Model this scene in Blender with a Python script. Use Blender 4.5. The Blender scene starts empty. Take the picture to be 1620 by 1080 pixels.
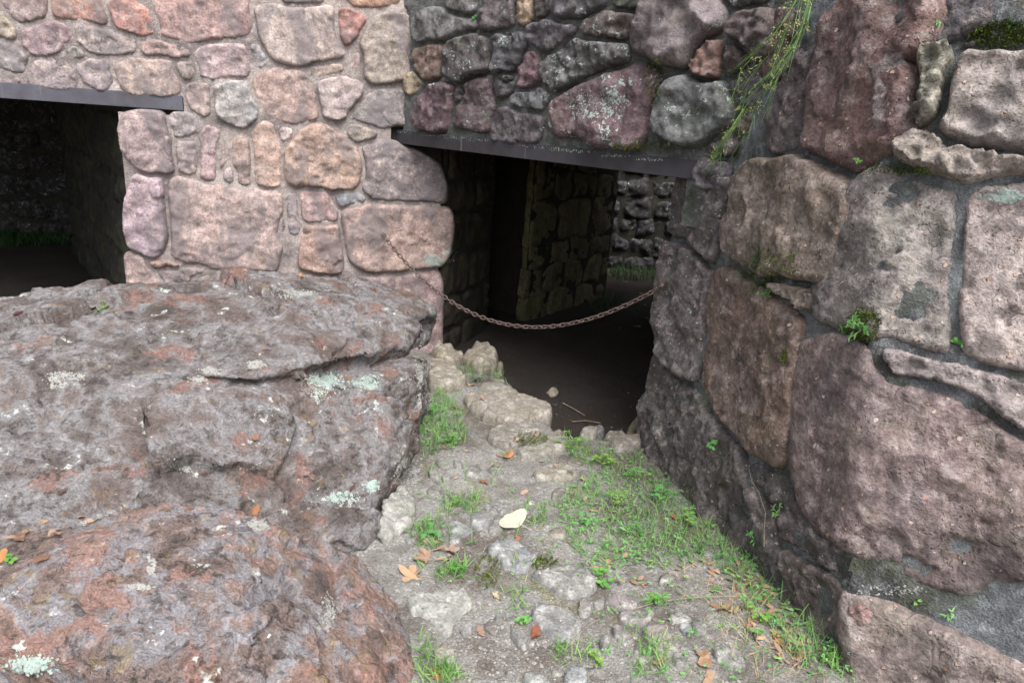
import bpy, bmesh, math, random
import numpy as np
from mathutils import Vector, Matrix
from mathutils.geometry import delaunay_2d_cdt

# ------------------------------------------------------------------ camera, sky, sun, exposure
SC = bpy.context.scene
COL = SC.collection
FPX = 1080.0                       # focal length in photo pixels (24 mm on 36 mm, 1620 px wide)
PITCH, ROLL, EYE = math.radians(18.0), 0.075, 1.5
FW = Vector((0, math.cos(PITCH), -math.sin(PITCH)))
UP0 = Vector((0, math.sin(PITCH), math.cos(PITCH)))
RT0 = Vector((1, 0, 0))
RT = RT0 * math.cos(ROLL) + UP0 * math.sin(ROLL)
UP = UP0 * math.cos(ROLL) - RT0 * math.sin(ROLL)
CAM = Vector((0, 0, EYE))
cd = bpy.data.cameras.new('camera'); cam = bpy.data.objects.new('camera', cd); COL.objects.link(cam)
cd.sensor_width = 36; cd.lens = 24; cd.clip_start = 0.05; cd.clip_end = 400
cam.matrix_world = Matrix(((RT.x, UP.x, -FW.x, CAM.x), (RT.y, UP.y, -FW.y, CAM.y), (RT.z, UP.z, -FW.z, CAM.z), (0, 0, 0, 1)))
SC.camera = cam

SUN_EL, SUN_AZ = math.radians(58), math.radians(157)   # azimuth measured from +Y towards +X (the sun stands behind the camera)
w = bpy.data.worlds.new('World'); SC.world = w; w.use_nodes = True
nt = w.node_tree; bg = nt.nodes['Background']
sky = nt.nodes.new('ShaderNodeTexSky'); sky.sky_type = 'NISHITA'; sky.sun_disc = False
sky.sun_elevation = SUN_EL; sky.sun_rotation = SUN_AZ; sky.air_density = 1.0; sky.dust_density = 4.0
hs = nt.nodes.new('ShaderNodeHueSaturation'); hs.inputs['Saturation'].default_value = 0.30
nt.links.new(sky.outputs['Color'], hs.inputs['Color']); nt.links.new(hs.outputs['Color'], bg.inputs['Color'])
bg.inputs['Strength'].default_value = 0.105
sd = bpy.data.lights.new('sun', 'SUN'); sd.energy = 1.45; sd.angle = math.radians(42); sd.color = (1.0, 0.985, 0.97)
sun = bpy.data.objects.new('sun', sd); COL.objects.link(sun)
sdir = Vector((math.sin(SUN_AZ) * math.cos(SUN_EL), math.cos(SUN_AZ) * math.cos(SUN_EL), math.sin(SUN_EL)))
sun.rotation_euler = (sdir).to_track_quat('Z', 'Y').to_euler(); sun.location = sdir * 20
SC.view_settings.view_transform = 'Standard'; SC.view_settings.look = 'None'
SC.view_settings.gamma = 1.0; SC.view_settings.use_curve_mapping = False
SC.view_settings.exposure = 1.58
SC.cycles.use_adaptive_sampling = True; SC.cycles.adaptive_threshold = 0.025; SC.cycles.max_bounces = 5; SC.cycles.diffuse_bounces = 2; SC.cycles.glossy_bounces = 1; SC.cycles.transmission_bounces = 2; SC.cycles.caustics_reflective = False; SC.cycles.caustics_refractive = False

# ------------------------------------------------------------------ geometry helpers
def ray(px, py):
    return (FW + RT * ((px - 810) / FPX) + UP * ((540 - py) / FPX))
def atz(px, py, z):
    d = ray(px, py); return CAM + d * ((z - EYE) / d.z)
def aty(px, py, y):
    d = ray(px, py); return CAM + d * (y / d.y)
def atd(px, py, dep):
    return CAM + ray(px, py) * dep
class Frame:                       # a wall face: origin, along, up, outward
    def __init__(s, o, es, et):
        s.o = Vector(o); s.es = Vector(es).normalized(); s.et = Vector(et).normalized()
        s.n = s.es.cross(s.et).normalized()
    def hit(s, px, py, off=0.0):
        d = ray(px, py); t = ((s.o - CAM).dot(s.n) + off) / d.dot(s.n); p = CAM + d * t
        return ((p - s.o).dot(s.es), (p - s.o).dot(s.et))
    def at(s, a, b, c=0.0):
        return s.o + s.es * a + s.et * b + s.n * c
    def local(s, p): return ((p - s.o).dot(s.es), (p - s.o).dot(s.et))
    def mat(s, a, b, c=0.0):
        p = s.at(a, b, c)
        return Matrix(((s.es.x, s.et.x, s.n.x, p.x), (s.es.y, s.et.y, s.n.y, p.y), (s.es.z, s.et.z, s.n.z, p.z), (0, 0, 0, 1)))
def vertical_frame(p, q):
    d = Vector((q.x - p.x, q.y - p.y, 0)); return Frame((p.x, p.y, 0), d, (0, 0, 1))

# vectorised gradient noise
_r = np.random.RandomState(7)
_perm = np.concatenate([_r.permutation(256)] * 3)
_g = _r.normal(size=(256, 3)); _g /= np.linalg.norm(_g, axis=1)[:, None]
def pn(P):
    P = np.asarray(P, float); I = np.floor(P).astype(int); F = P - I; I &= 255
    U = F * F * F * (F * (F * 6 - 15) + 10); out = 0
    for dx in (0, 1):
        wx = U[:, 0] if dx else 1 - U[:, 0]
        for dy in (0, 1):
            wy = U[:, 1] if dy else 1 - U[:, 1]
            for dz in (0, 1):
                wz = U[:, 2] if dz else 1 - U[:, 2]
                h = _perm[_perm[_perm[(I[:, 0] + dx) & 255] + ((I[:, 1] + dy) & 255)] + ((I[:, 2] + dz) & 255)]
                out = out + wx * wy * wz * ((F[:, 0] - dx) * _g[h, 0] + (F[:, 1] - dy) * _g[h, 1] + (F[:, 2] - dz) * _g[h, 2])
    return out
def fbm(P, o=4, gain=0.5):
    P = np.asarray(P, float); a = 1; s = 0
    for i in range(o):
        s = s + a * pn(P * 2 ** i + 13.7 * i); a *= gain
    return s
def ridged(P, o=4, gain=0.5):
    P = np.asarray(P, float); a = 1; s = 0
    for i in range(o):
        s = s + a * (1 - 2 * np.abs(pn(P * 2 ** i + 31.1 * i))); a *= gain
    return s

def link_mesh(name, verts, faces, mat=None, parent=None, smooth=True, world=None):
    me = bpy.data.meshes.new(name)
    me.from_pydata([tuple(v) for v in verts], [], faces); me.update()
    if smooth: me.shade_smooth()
    if mat: me.materials.append(mat)
    o = bpy.data.objects.new(name, me); COL.objects.link(o)
    if world is not None: o.matrix_world = world
    if parent is not None:
        o.parent = parent; o.matrix_parent_inverse = Matrix.Translation(parent.location).inverted()
    return o
def mesh_obj(name, me, mat=None, parent=None, world=None):
    o = bpy.data.objects.new(name, me); COL.objects.link(o)
    if mat and not me.materials: me.materials.append(mat)
    if world is not None: o.matrix_world = world
    if parent is not None:
        o.parent = parent; o.matrix_parent_inverse = Matrix.Translation(parent.location).inverted()
    return o
def thing(name, label, cat, loc=(0, 0, 0), group=None):
    o = bpy.data.objects.new(name, None); COL.objects.link(o); o.location = loc
    o['label'] = label; o['category'] = cat
    if group: o['group'] = group
    return o
def tag(o, label, cat=None, group=None, kind=None):
    o['label'] = label
    if cat: o['category'] = cat
    if group: o['group'] = group
    if kind: o['kind'] = kind
    return o

KALB = 0.72
def lin(c):
    c = c / 255.0
    return c / 12.92 if c <= 0.04045 else ((c + 0.055) / 1.055) ** 2.4
def S(r, g, b, k=KALB): return (lin(r) * k, lin(g) * k, lin(b) * k, 1.0)

# ------------------------------------------------------------------ materials
class NT:
    def __init__(s, name):
        s.m = bpy.data.materials.new(name); s.m.use_nodes = True; s.t = s.m.node_tree
        s.b = s.t.nodes['Principled BSDF']; s.b.inputs['Specular IOR Level'].default_value = 0.25
    def n(s, typ, **kw):
        x = s.t.nodes.new(typ)
        for k, v in kw.items(): setattr(x, k, v)
        return x
    def l(s, a, b): s.t.links.new(a, b)
    def inp(s, node, key, v):
        if hasattr(v, 'is_linked') or hasattr(v, 'links'): s.l(v, node.inputs[key])
        else: node.inputs[key].default_value = v
    def noise(s, vec, scale, detail=6, rough=0.6, dist=0.0):
        x = s.n('ShaderNodeTexNoise'); s.l(vec, x.inputs['Vector'])
        x.inputs['Scale'].default_value = scale; x.inputs['Detail'].default_value = detail
        x.inputs['Roughness'].default_value = rough; x.inputs['Distortion'].default_value = dist
        return x.outputs['Fac']
    def voro(s, vec, scale, feature='F1', rnd=1.0):
        x = s.n('ShaderNodeTexVoronoi', feature=feature); s.l(vec, x.inputs['Vector'])
        x.inputs['Scale'].default_value = scale; x.inputs['Randomness'].default_value = rnd
        return x
    def ramp(s, fac, pts, interp='LINEAR'):
        x = s.n('ShaderNodeValToRGB'); s.l(fac, x.inputs['Fac']); cr = x.color_ramp; cr.interpolation = interp
        while len(cr.elements) < len(pts): cr.elements.new(0.5)
        for e, (p, c) in zip(cr.elements, pts):
            e.position = p; e.color = c if isinstance(c, tuple) else (c, c, c, 1)
        return x.outputs['Color']
    def mix(s, fac, a, b, mode='MIX'):
        x = s.n('ShaderNodeMix', data_type='RGBA', blend_type=mode)
        s.inp(x, 0, fac); s.inp(x, 6, a); s.inp(x, 7, b); return x.outputs[2]
    def math(s, op, a, b=0.0, c=0.0, clamp=False):
        x = s.n('ShaderNodeMath', operation=op, use_clamp=clamp)
        s.inp(x, 0, a); s.inp(x, 1, b); s.inp(x, 2, c); return x.outputs[0]
    def vadd(s, a, b):
        x = s.n('ShaderNodeVectorMath', operation='ADD'); s.inp(x, 0, a); s.inp(x, 1, b); return x.outputs[0]
    def vmul(s, a, b):
        x = s.n('ShaderNodeVectorMath', operation='MULTIPLY'); s.inp(x, 0, a); s.inp(x, 1, b); return x.outputs[0]
    def bump(s, h, strength, dist, prev=None):
        x = s.n('ShaderNodeBump'); s.l(h, x.inputs['Height']); x.inputs['Strength'].default_value = strength
        x.inputs['Distance'].default_value = dist
        if prev is not None: s.l(prev, x.inputs['Normal'])
        return x.outputs['Normal']
    def coords(s, rnd=True):
        tc = s.n('ShaderNodeTexCoord'); v = tc.outputs['Object']
        oi = s.n('ShaderNodeObjectInfo')
        if rnd:
            r = s.math('MULTIPLY', oi.outputs['Random'], 57.0)
            v = s.vadd(v, r)
        return v, oi
    def done(s, color, rough=0.9, normal=None):
        s.inp(s.b, 'Base Color', color); s.inp(s.b, 'Roughness', rough)
        if normal is not None: s.l(normal, s.b.inputs['Normal'])
        return s.m

def stone_material(name, dark, pale, stain, grain=90, streak=0.5, pebbles=0.0, pits=0.5, moss=0.0, stainamt=0.5, fleck=0.64, lic=S(196, 212, 204), rough=0.9, spec=0.25, bumpk=1.0, con=1.0, damp=0.0, dampcol=S(66, 62, 62), midw=0.4, dscale=3.2):
    """Stone whose own colour is the object's colour; the alpha of that colour says how much lichen grows on it."""
    k = NT(name); v, oi = k.coords(); base = oi.outputs['Color']
    k.b.inputs['Specular IOR Level'].default_value = spec
    big = k.noise(v, 6, 3, 0.6, 0.4); mid = k.noise(v, 21, 5, 0.66); fine = k.noise(v, grain, 3, 0.7)
    vs = k.vmul(v, (1, 0.28, 1)); st = k.noise(vs, 8, 4, 0.65, 0.3)
    c = k.mix(k.ramp(big, [(0.35, 0.0), (0.68, 1.0)]), k.mix(0.42 * con, base, dark), base)
    c = k.mix(k.math('MULTIPLY', k.ramp(mid, [(0.50, 0.0), (0.72, 1.0)]), 0.55), c, pale)
    c = k.mix(k.math('MULTIPLY', k.ramp(st, [(0.47, 0.0), (0.66, 1.0)]), stainamt), c, stain)
    c = k.mix(1.0, c, k.ramp(fine, [(0.25, 1 - .5 * con), (0.5, 1.0), (0.75, 1 + .42 * con)]), 'MULTIPLY')
    c = k.mix(1.0, c, k.ramp(mid, [(0.25, 1 - .45 * con), (0.5, 1.0), (0.8, 1 + .2 * con)]), 'MULTIPLY')
    if damp:
        ge = k.n('ShaderNodeNewGeometry'); gp = k.vmul(ge.outputs['Position'], (1, 1, 0.45)); dn = k.noise(gp, dscale, 6, 0.70, 0.3)
        c = k.mix(k.math('MULTIPLY', k.ramp(dn, [(0.49, 0.0), (0.58, 1.0)]), damp), c, dampcol)
        c = k.mix(k.math('MULTIPLY', k.ramp(dn, [(0.32, 1.0), (0.42, 0.0)]), damp * .5), c, S(150, 148, 150))
    # hairline cracks
    cr = k.noise(v, 4.5, 3, 0.55, 0.8)
    crk = k.math('ABSOLUTE', k.math('SUBTRACT', cr, 0.52)); crk = k.ramp(crk, [(0.0, 0.0), (0.008, 1.0)])
    brk = k.noise(v, 7, 1); crk = k.math('MAXIMUM', crk, k.ramp(brk, [(0.52, 1.0), (0.6, 0.0)]))
    crk = k.math('MAXIMUM', crk, 0.0)
    c = k.mix(1.0, c, k.ramp(crk, [(0, 0.52), (1, 1.0)]), 'MULTIPLY')
    h = k.math('ADD', k.math('MULTIPLY', mid, midw), k.math('MULTIPLY', fine, 0.40))
    h0 = k.math('ADD', h, k.math('MULTIPLY', crk, 0.10)); h = h0
    if pits:
        pv = k.voro(k.vadd(v, k.vmul(k.noise(v, 30, 1), (0.02, 0.02, 0.02))), 75)
        pm = k.ramp(pv.outputs['Distance'], [(0.10, 0.0), (0.34, 1.0)])
        pg = k.ramp(k.noise(v, 9, 2), [(0.48, 1.0), (0.62, 0.0)])
        pm = k.math('MAXIMUM', pm, pg)
        c = k.mix(pits, c, k.mix(1.0, c, k.ramp(pm, [(0, 0.40), (1, 1.0)]), 'MULTIPLY'))
        h = k.math('ADD', h, k.math('MULTIPLY', pm, 0.3 * pits))
    if pebbles:
        pv = k.voro(k.vadd(v, k.vmul(k.noise(v, 34, 2), (0.03, 0.03, 0.03))), 52)
        rnd = k.n('ShaderNodeSeparateColor'); k.l(pv.outputs['Color'], rnd.inputs[0])
        rad = k.math('MULTIPLY', k.math('SUBTRACT', rnd.outputs[0], 0.72), 1.5)
        shp = k.math('MULTIPLY', k.math('SUBTRACT', rad, pv.outputs['Distance']), 12.0, clamp=True)
        pc = k.mix(rnd.outputs[1], S(178, 140, 118), S(205, 190, 180))
        c = k.mix(k.math('MULTIPLY', shp, pebbles), c, pc)
        h = k.math('ADD', h, k.math('MULTIPLY', shp, 0.5))
    # lichen: crusty pale patches, amount from the object's alpha
    lb = k.noise(v, 13, 4, 0.75, 0.3); lf = k.noise(v, 70, 3, 0.75)
    ls = k.math('ADD', k.math('MULTIPLY', lb, 0.62), k.math('MULTIPLY', lf, 0.38))
    thr = k.math('SUBTRACT', fleck, k.math('MULTIPLY', oi.outputs['Alpha'], 0.085))
    lm = k.math('MULTIPLY', k.math('SUBTRACT', ls, thr), 40.0, clamp=True)
    c = k.mix(k.math('MULTIPLY', lm, 0.85), c, lic)
    if moss:
        mo = k.noise(v, 6, 4, 0.7); mm = k.ramp(mo, [(0.50, 0.0), (0.66, 1.0)])
        c = k.mix(k.math('MULTIPLY', mm, moss), c, S(84, 92, 44))
    nrm = k.bump(h, 0.85, 0.014 * bumpk)
    return k.done(c, rough, nrm)

def mortar_material(name, col, dark, sand, moss=0.0):
    k = NT(name); v, oi = k.coords(False)
    a = k.noise(v, 4, 3, 0.6); b = k.noise(v, 26, 4, 0.7); f = k.noise(v, 190, 2, 0.7)
    c = k.mix(k.ramp(a, [(0.38, 0.0), (0.64, 1.0)]), dark, col)
    c = k.mix(k.math('MULTIPLY', k.ramp(b, [(0.5, 0.0), (0.7, 1.0)]), 0.6), c, sand)
    c = k.mix(1.0, c, k.ramp(f, [(0.25, 0.55), (0.5, 1.0), (0.75, 1.35)]), 'MULTIPLY')
    if moss:
        c = k.mix(k.math('MULTIPLY', k.ramp(k.noise(k.vadd(v, (2, 7, 1)), 5, 5, 0.7), [(0.50, 0.0), (0.62, 1.0)]), moss), c, S(74, 80, 46))
    g2 = k.voro(v, 110); gs = k.n('ShaderNodeSeparateColor'); k.l(g2.outputs['Color'], gs.inputs[0])
    c = k.mix(1.0, c, k.ramp(gs.outputs[0], [(0.0, 0.9), (0.85, 1.0), (1.0, 1.28)]), 'MULTIPLY')
    h = k.math('ADD', k.math('MULTIPLY', b, 0.8), k.math('MULTIPLY', f, 0.4)); h = k.math('SUBTRACT', h, k.math('MULTIPLY', g2.outputs['Distance'], 0.15))
    return k.done(c, 0.95, k.bump(h, 0.9, 0.014))

M = {}
M['sandstone'] = stone_material('pink_sandstone', S(138, 118, 112), S(226, 206, 192), S(134, 128, 128), stainamt=0.42, pits=0.2, fleck=0.70, con=.95, bumpk=.8, damp=.7, dampcol=S(126, 118, 120), midw=.24, dscale=5.0)
M['fieldstone'] = stone_material('dark_field_stone', S(70, 62, 62), S(150, 146, 146), S(66, 64, 68), stainamt=0.45, pits=0.5, fleck=0.635, moss=0.16, damp=.3, midw=.4)
M['conglomerate'] = stone_material('conglomerate', S(96, 82, 80), S(196, 184, 178), S(82, 82, 86), stainamt=0.45, pebbles=0.8, pits=0.55, fleck=0.665, moss=0.16, grain=80, bumpk=1.5, damp=.45, midw=.22)
M['pathstone'] = stone_material('path_stone', S(130, 128, 124), S(214, 210, 204), S(140, 136, 130), con=.85, bumpk=.8, midw=.2, stainamt=0.3, pits=0.3, fleck=0.66, lic=S(222, 222, 220), moss=0.18)
M['innerstone'] = stone_material('shaded_inner_stone', S(32, 30, 26), S(70, 67, 57), S(32, 30, 27), stainamt=0.5, pits=0.4, fleck=0.70, moss=0.35)  # reveal stones: the shade of the chambers is put into their dark colours
M['mortar_pink'] = mortar_material('sandy_pink_mortar', S(186, 173, 168), S(140, 130, 128), S(206, 197, 187))
M['mortar_grey'] = mortar_material('dark_grey_mortar', S(116, 116, 116), S(78, 80, 76), S(150, 152, 150), .4)
M['mortar_dark'] = mortar_material('dark_mortar', S(60, 58, 50), S(44, 42, 38), S(78, 76, 64))  # darkest mortar, for the inner and far walls
M['mortar_blue'] = mortar_material('blue_grey_mortar', S(122, 126, 130), S(76, 76, 76), S(160, 164, 166), .4)

def boulder_material(name, tones, rust, rustlo, ochre, ochlo):
    k = NT(name); v, oi = k.coords(False); k.b.inputs['Specular IOR Level'].default_value = 0.4
    v = k.vmul(v, (0.95, 1.0, 1.05))
    w1 = k.noise(v, 4.6, 6, 0.64, 0.3); w2 = k.noise(k.vadd(v, (7, 3, 1)), 5.2, 5, 0.66, 0.3); w3 = k.noise(k.vadd(v, (1, 9, 4)), 13, 5, 0.68)
    w4 = k.noise(k.vadd(v, (4, 4, 14)), 30, 5, 0.70); f = k.noise(v, 130, 3, 0.7)
    c = k.ramp(w1, [(0.32, tones[0]), (0.42, tones[1]), (0.50, tones[2]), (0.56, tones[3]), (0.66, tones[4]), (0.76, tones[1])])
    c = k.mix(k.math('MULTIPLY', k.ramp(w2, [(rustlo, 0.0), (rustlo + .05, 1.0)]), 0.75), c, rust)
    c = k.mix(k.math('MULTIPLY', k.ramp(w3, [(ochlo, 0.0), (ochlo + .06, 1.0)]), 0.6), c, ochre)
    c = k.mix(k.math('MULTIPLY', k.ramp(w3, [(0.36, 1.0), (0.42, 0.0)]), 0.65), c, tones[0])
    dk = k.math('MULTIPLY', k.ramp(w4, [(0.38, 1.0), (0.46, 0.0)]), k.ramp(w1, [(0.42, 1.0), (0.58, 0.35)]))
    c = k.mix(k.math('MULTIPLY', dk, 0.8), c, S(58, 50, 46))
    c = k.mix(1.0, c, k.ramp(f, [(0.3, 0.74), (0.5, 1.0), (0.72, 1.24)]), 'MULTIPLY')
    c = k.mix(1.0, c, k.ramp(w4, [(0.35, 0.82), (0.5, 1.0), (0.68, 1.22)]), 'MULTIPLY')
    lb = k.noise(k.vadd(v, (3, 5, 8)), 9, 4, 0.72, 0.4)
    ls = k.math('ADD', k.math('MULTIPLY', lb, 0.60), k.math('MULTIPLY', w4, 0.40))
    lm = k.math('MULTIPLY', k.math('SUBTRACT', ls, 0.60), 40.0, clamp=True)
    c = k.mix(k.math('MULTIPLY', lm, 0.8), c, k.mix(w2, S(206, 204, 198), S(190, 206, 198)))
    h = k.math('ADD', k.math('MULTIPLY', k.ramp(w4, [(0.30, 0.0), (0.44, 0.35), (0.50, 0.45), (0.56, 0.8), (0.7, 1.0)]), 0.4), k.math('ADD', k.math('MULTIPLY', f, 0.14), k.math('MULTIPLY', w3, 1.0)))
    return k.done(c, k.ramp(w2, [(0.3, 0.5), (0.7, 0.85)]), k.bump(h, 0.9, 0.022))
M['boulder'] = boulder_material('slag_boulder', [S(76, 67, 63), S(106, 98, 95), S(140, 137, 138), S(120, 110, 107), S(96, 82, 77)], S(136, 102, 91), .56, S(132, 110, 82), .60)
M['boulder_rust'] = boulder_material('rusty_slag_boulder', [S(80, 70, 66), S(124, 106, 100), S(138, 136, 140), S(144, 120, 110), S(106, 90, 84)], S(150, 114, 102), .55, S(140, 122, 90), .58)

def ground_material():
    k = NT('dirt'); v, oi = k.coords(False)
    a = k.noise(v, 2.6, 3, 0.6, 0.3); b = k.noise(v, 14, 5, 0.7, 0.3); f = k.noise(v, 130, 3, 0.75); g = k.voro(v, 130)
    c = k.mix(k.ramp(a, [(0.38, 0.0), (0.62, 1.0)]), S(112, 105, 98), S(152, 149, 145))
    c = k.mix(k.math('MULTIPLY', k.ramp(b, [(0.5, 0.0), (0.68, 1.0)]), 0.6), c, S(170, 169, 166))
    mo = k.noise(k.vadd(v, (5, 2, 0)), 4.2, 4, 0.7)
    c = k.mix(k.math('MULTIPLY', k.ramp(mo, [(0.55, 0.0), (0.66, 1.0)]), 0.55), c, S(112, 112, 62))
    gr = k.n('ShaderNodeSeparateColor'); k.l(g.outputs['Color'], gr.inputs[0])
    c = k.mix(1.0, c, k.ramp(gr.outputs[0], [(0.0, 0.78), (0.85, 1.02), (1.0, 1.4)]), 'MULTIPLY')
    c = k.mix(1.0, c, k.ramp(f, [(0.25, 0.5), (0.5, 1.0), (0.75, 1.4)]), 'MULTIPLY')
    sx = k.n('ShaderNodeSeparateXYZ'); k.l(v, sx.inputs[0])          # chamber shade put into the dirt colour of the lower floor
    inner_shade = k.ramp(k.math('ADD', sx.outputs[2], k.math('MULTIPLY', b, 0.02)), [(0.0, 1.0), (0.02, 0.0)])
    inner_shade = k.math('MULTIPLY', k.math('LESS_THAN', sx.outputs[2], -0.06), 0.92)
    c = k.mix(inner_shade, c, S(46, 38, 33))
    h = k.math('ADD', k.math('MULTIPLY', b, 0.8), k.math('ADD', k.math('MULTIPLY', f, 0.4), k.math('MULTIPLY', g.outputs['Distance'], -0.3)))
    return k.done(c, 0.95, k.bump(h, 0.9, 0.012))
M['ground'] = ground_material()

def simple(name, c1, c2, scale=30, rough=0.6, bump=0.0, metal=0.0, trans=0.0, c3=None, useobj=False):
    k = NT(name); v, oi = k.coords(False); a = k.noise(v, scale, 6, 0.65, 0.2)
    c = k.mix(k.ramp(a, [(0.35, 0.0), (0.65, 1.0)]), c1, c2)
    if c3: c = k.mix(k.ramp(k.noise(v, scale * 3.1, 5, 0.7), [(0.55, 0.0), (0.68, 1.0)]), c, c3)
    if useobj: c = k.mix(1.0, c, oi.outputs['Color'], 'MULTIPLY')
    k.b.inputs['Metallic'].default_value = metal
    n = k.bump(a, 0.6, bump) if bump else None
    m = k.done(c, rough, n)
    if trans:
        tr = k.n('ShaderNodeBsdfTranslucent'); k.inp(tr, 'Color', c); mx = k.n('ShaderNodeMixShader'); mx.inputs[0].default_value = trans
        k.l(k.b.outputs[0], mx.inputs[1]); k.l(tr.outputs[0], mx.inputs[2])
        k.l(mx.outputs[0], k.t.nodes['Material Output'].inputs['Surface'])
    return m
M['steel'] = None
M['rust'] = simple('rusty_chain_iron', S(84, 66, 60), S(136, 120, 114), 160, 0.6, 0.001, 0.3)
M['grass'] = simple('grass_blade', S(110, 160, 86), S(160, 200, 120), 9, 0.5, 0, 0, 0.35)
M['grass_dark'] = simple('shaded_grass_blade', S(52, 84, 44), S(72, 106, 56), 9, 0.5, 0, 0, 0.3)  # darker copy of the grass; shade at the far wall put into its green
M['straw'] = simple('dry_grass', S(196, 176, 138), S(164, 142, 108), 12, 0.8)
M['weed'] = simple('weed_leaf', S(100, 164, 92), S(150, 204, 122), 22, 0.45, 0, 0, 0.35, None, True)
M['weed_stem'] = simple('weed_stem', S(126, 160, 92), S(150, 170, 110), 22, 0.6)
M['mossy'] = simple('moss', S(70, 84, 30), S(112, 126, 48), 60, 0.95, 0.006)
M['deadleaf'] = simple('dead_leaf', (0.82, 0.78, 0.74, 1), (1.0, 1.0, 1.0, 1), 60, 0.7, 0.002, 0, 0.15, (0.62, 0.55, 0.5, 1), True)
M['pebble'] = simple('gravel', S(108, 100, 92), S(176, 172, 166), 60, 0.9, 0.003, c3=S(196, 194, 190))
M['ceiling'] = simple('dark_masonry', S(44, 40, 36), S(58, 54, 48), 10, 0.95, 0.01)  # plain dark tone for the ceiling and the wall cores

def steel(name, c1, c2, c3):
    k = NT(name); v, oi = k.coords(False)
    a = k.noise(v, 5, 4, 0.65); b = k.noise(v, 40, 4, 0.7)
    c = k.mix(k.ramp(a, [(0.35, 0.0), (0.66, 1.0)]), c1, c2)
    c = k.mix(k.math('MULTIPLY', k.ramp(b, [(0.52, 0.0), (0.66, 1.0)]), 0.65), c, c3)
    dr = k.noise(k.vadd(k.vmul(v, (1, 1, 0.05)), (3, 0, 0)), 22, 3, 0.6)
    c = k.mix(k.math('MULTIPLY', k.ramp(dr, [(0.66, 0.0), (0.76, 1.0)]), 0.45), c, S(176, 180, 178))
    return k.done(c, 0.6, k.bump(b, 0.3, 0.002))
M['steel'] = steel('pale_painted_steel', S(80, 78, 85), S(106, 108, 119), S(92, 74, 72))
M['steel_dark'] = steel('dark_painted_steel', S(56, 53, 57), S(72, 71, 77), S(70, 57, 55))
# ------------------------------------------------------------------ stone builder
def chaikin(P, n, q=0.25):
    for _ in range(n):
        N = np.roll(P, -1, 0); P = np.stack([P * (1 - q) + N * q, P * q + N * (1 - q)], 1).reshape(-1, 2)
    return P
def resample(P, sp):
    Q = np.vstack([P, P[:1]]); L = np.r_[0, np.cumsum(np.linalg.norm(np.diff(Q, axis=0), axis=1))]
    n = max(10, int(L[-1] / sp)); t = np.linspace(0, L[-1], n, endpoint=False)
    return np.stack([np.interp(t, L, Q[:, 0]), np.interp(t, L, Q[:, 1])], 1)
def seg_dist(X, P):
    A = P; B = np.roll(P, -1, 0); D = B - A; L2 = (D ** 2).sum(1) + 1e-12; best = np.full(len(X), 1e9)
    for i in range(len(A)):
        t = np.clip(((X - A[i]) @ D[i]) / L2[i], 0, 1); d = X - (A[i] + t[:, None] * D[i])
        best = np.minimum(best, (d ** 2).sum(1))
    return np.sqrt(best)
def inside(X, P):
    c = np.zeros(len(X), bool); j = len(P) - 1
    for i in range(len(P)):
        xi, yi = P[i]; xj, yj = P[j]
        m = ((yi > X[:, 1]) != (yj > X[:, 1])) & (X[:, 0] < (xj - xi) * (X[:, 1] - yi) / (yj - yi + 1e-12) + xi)
        c ^= m; j = i
    return c
def area(P):
    x, y = P[:, 0], P[:, 1]; return 0.5 * np.sum(x * np.roll(y, -1) - y * np.roll(x, -1))

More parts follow.
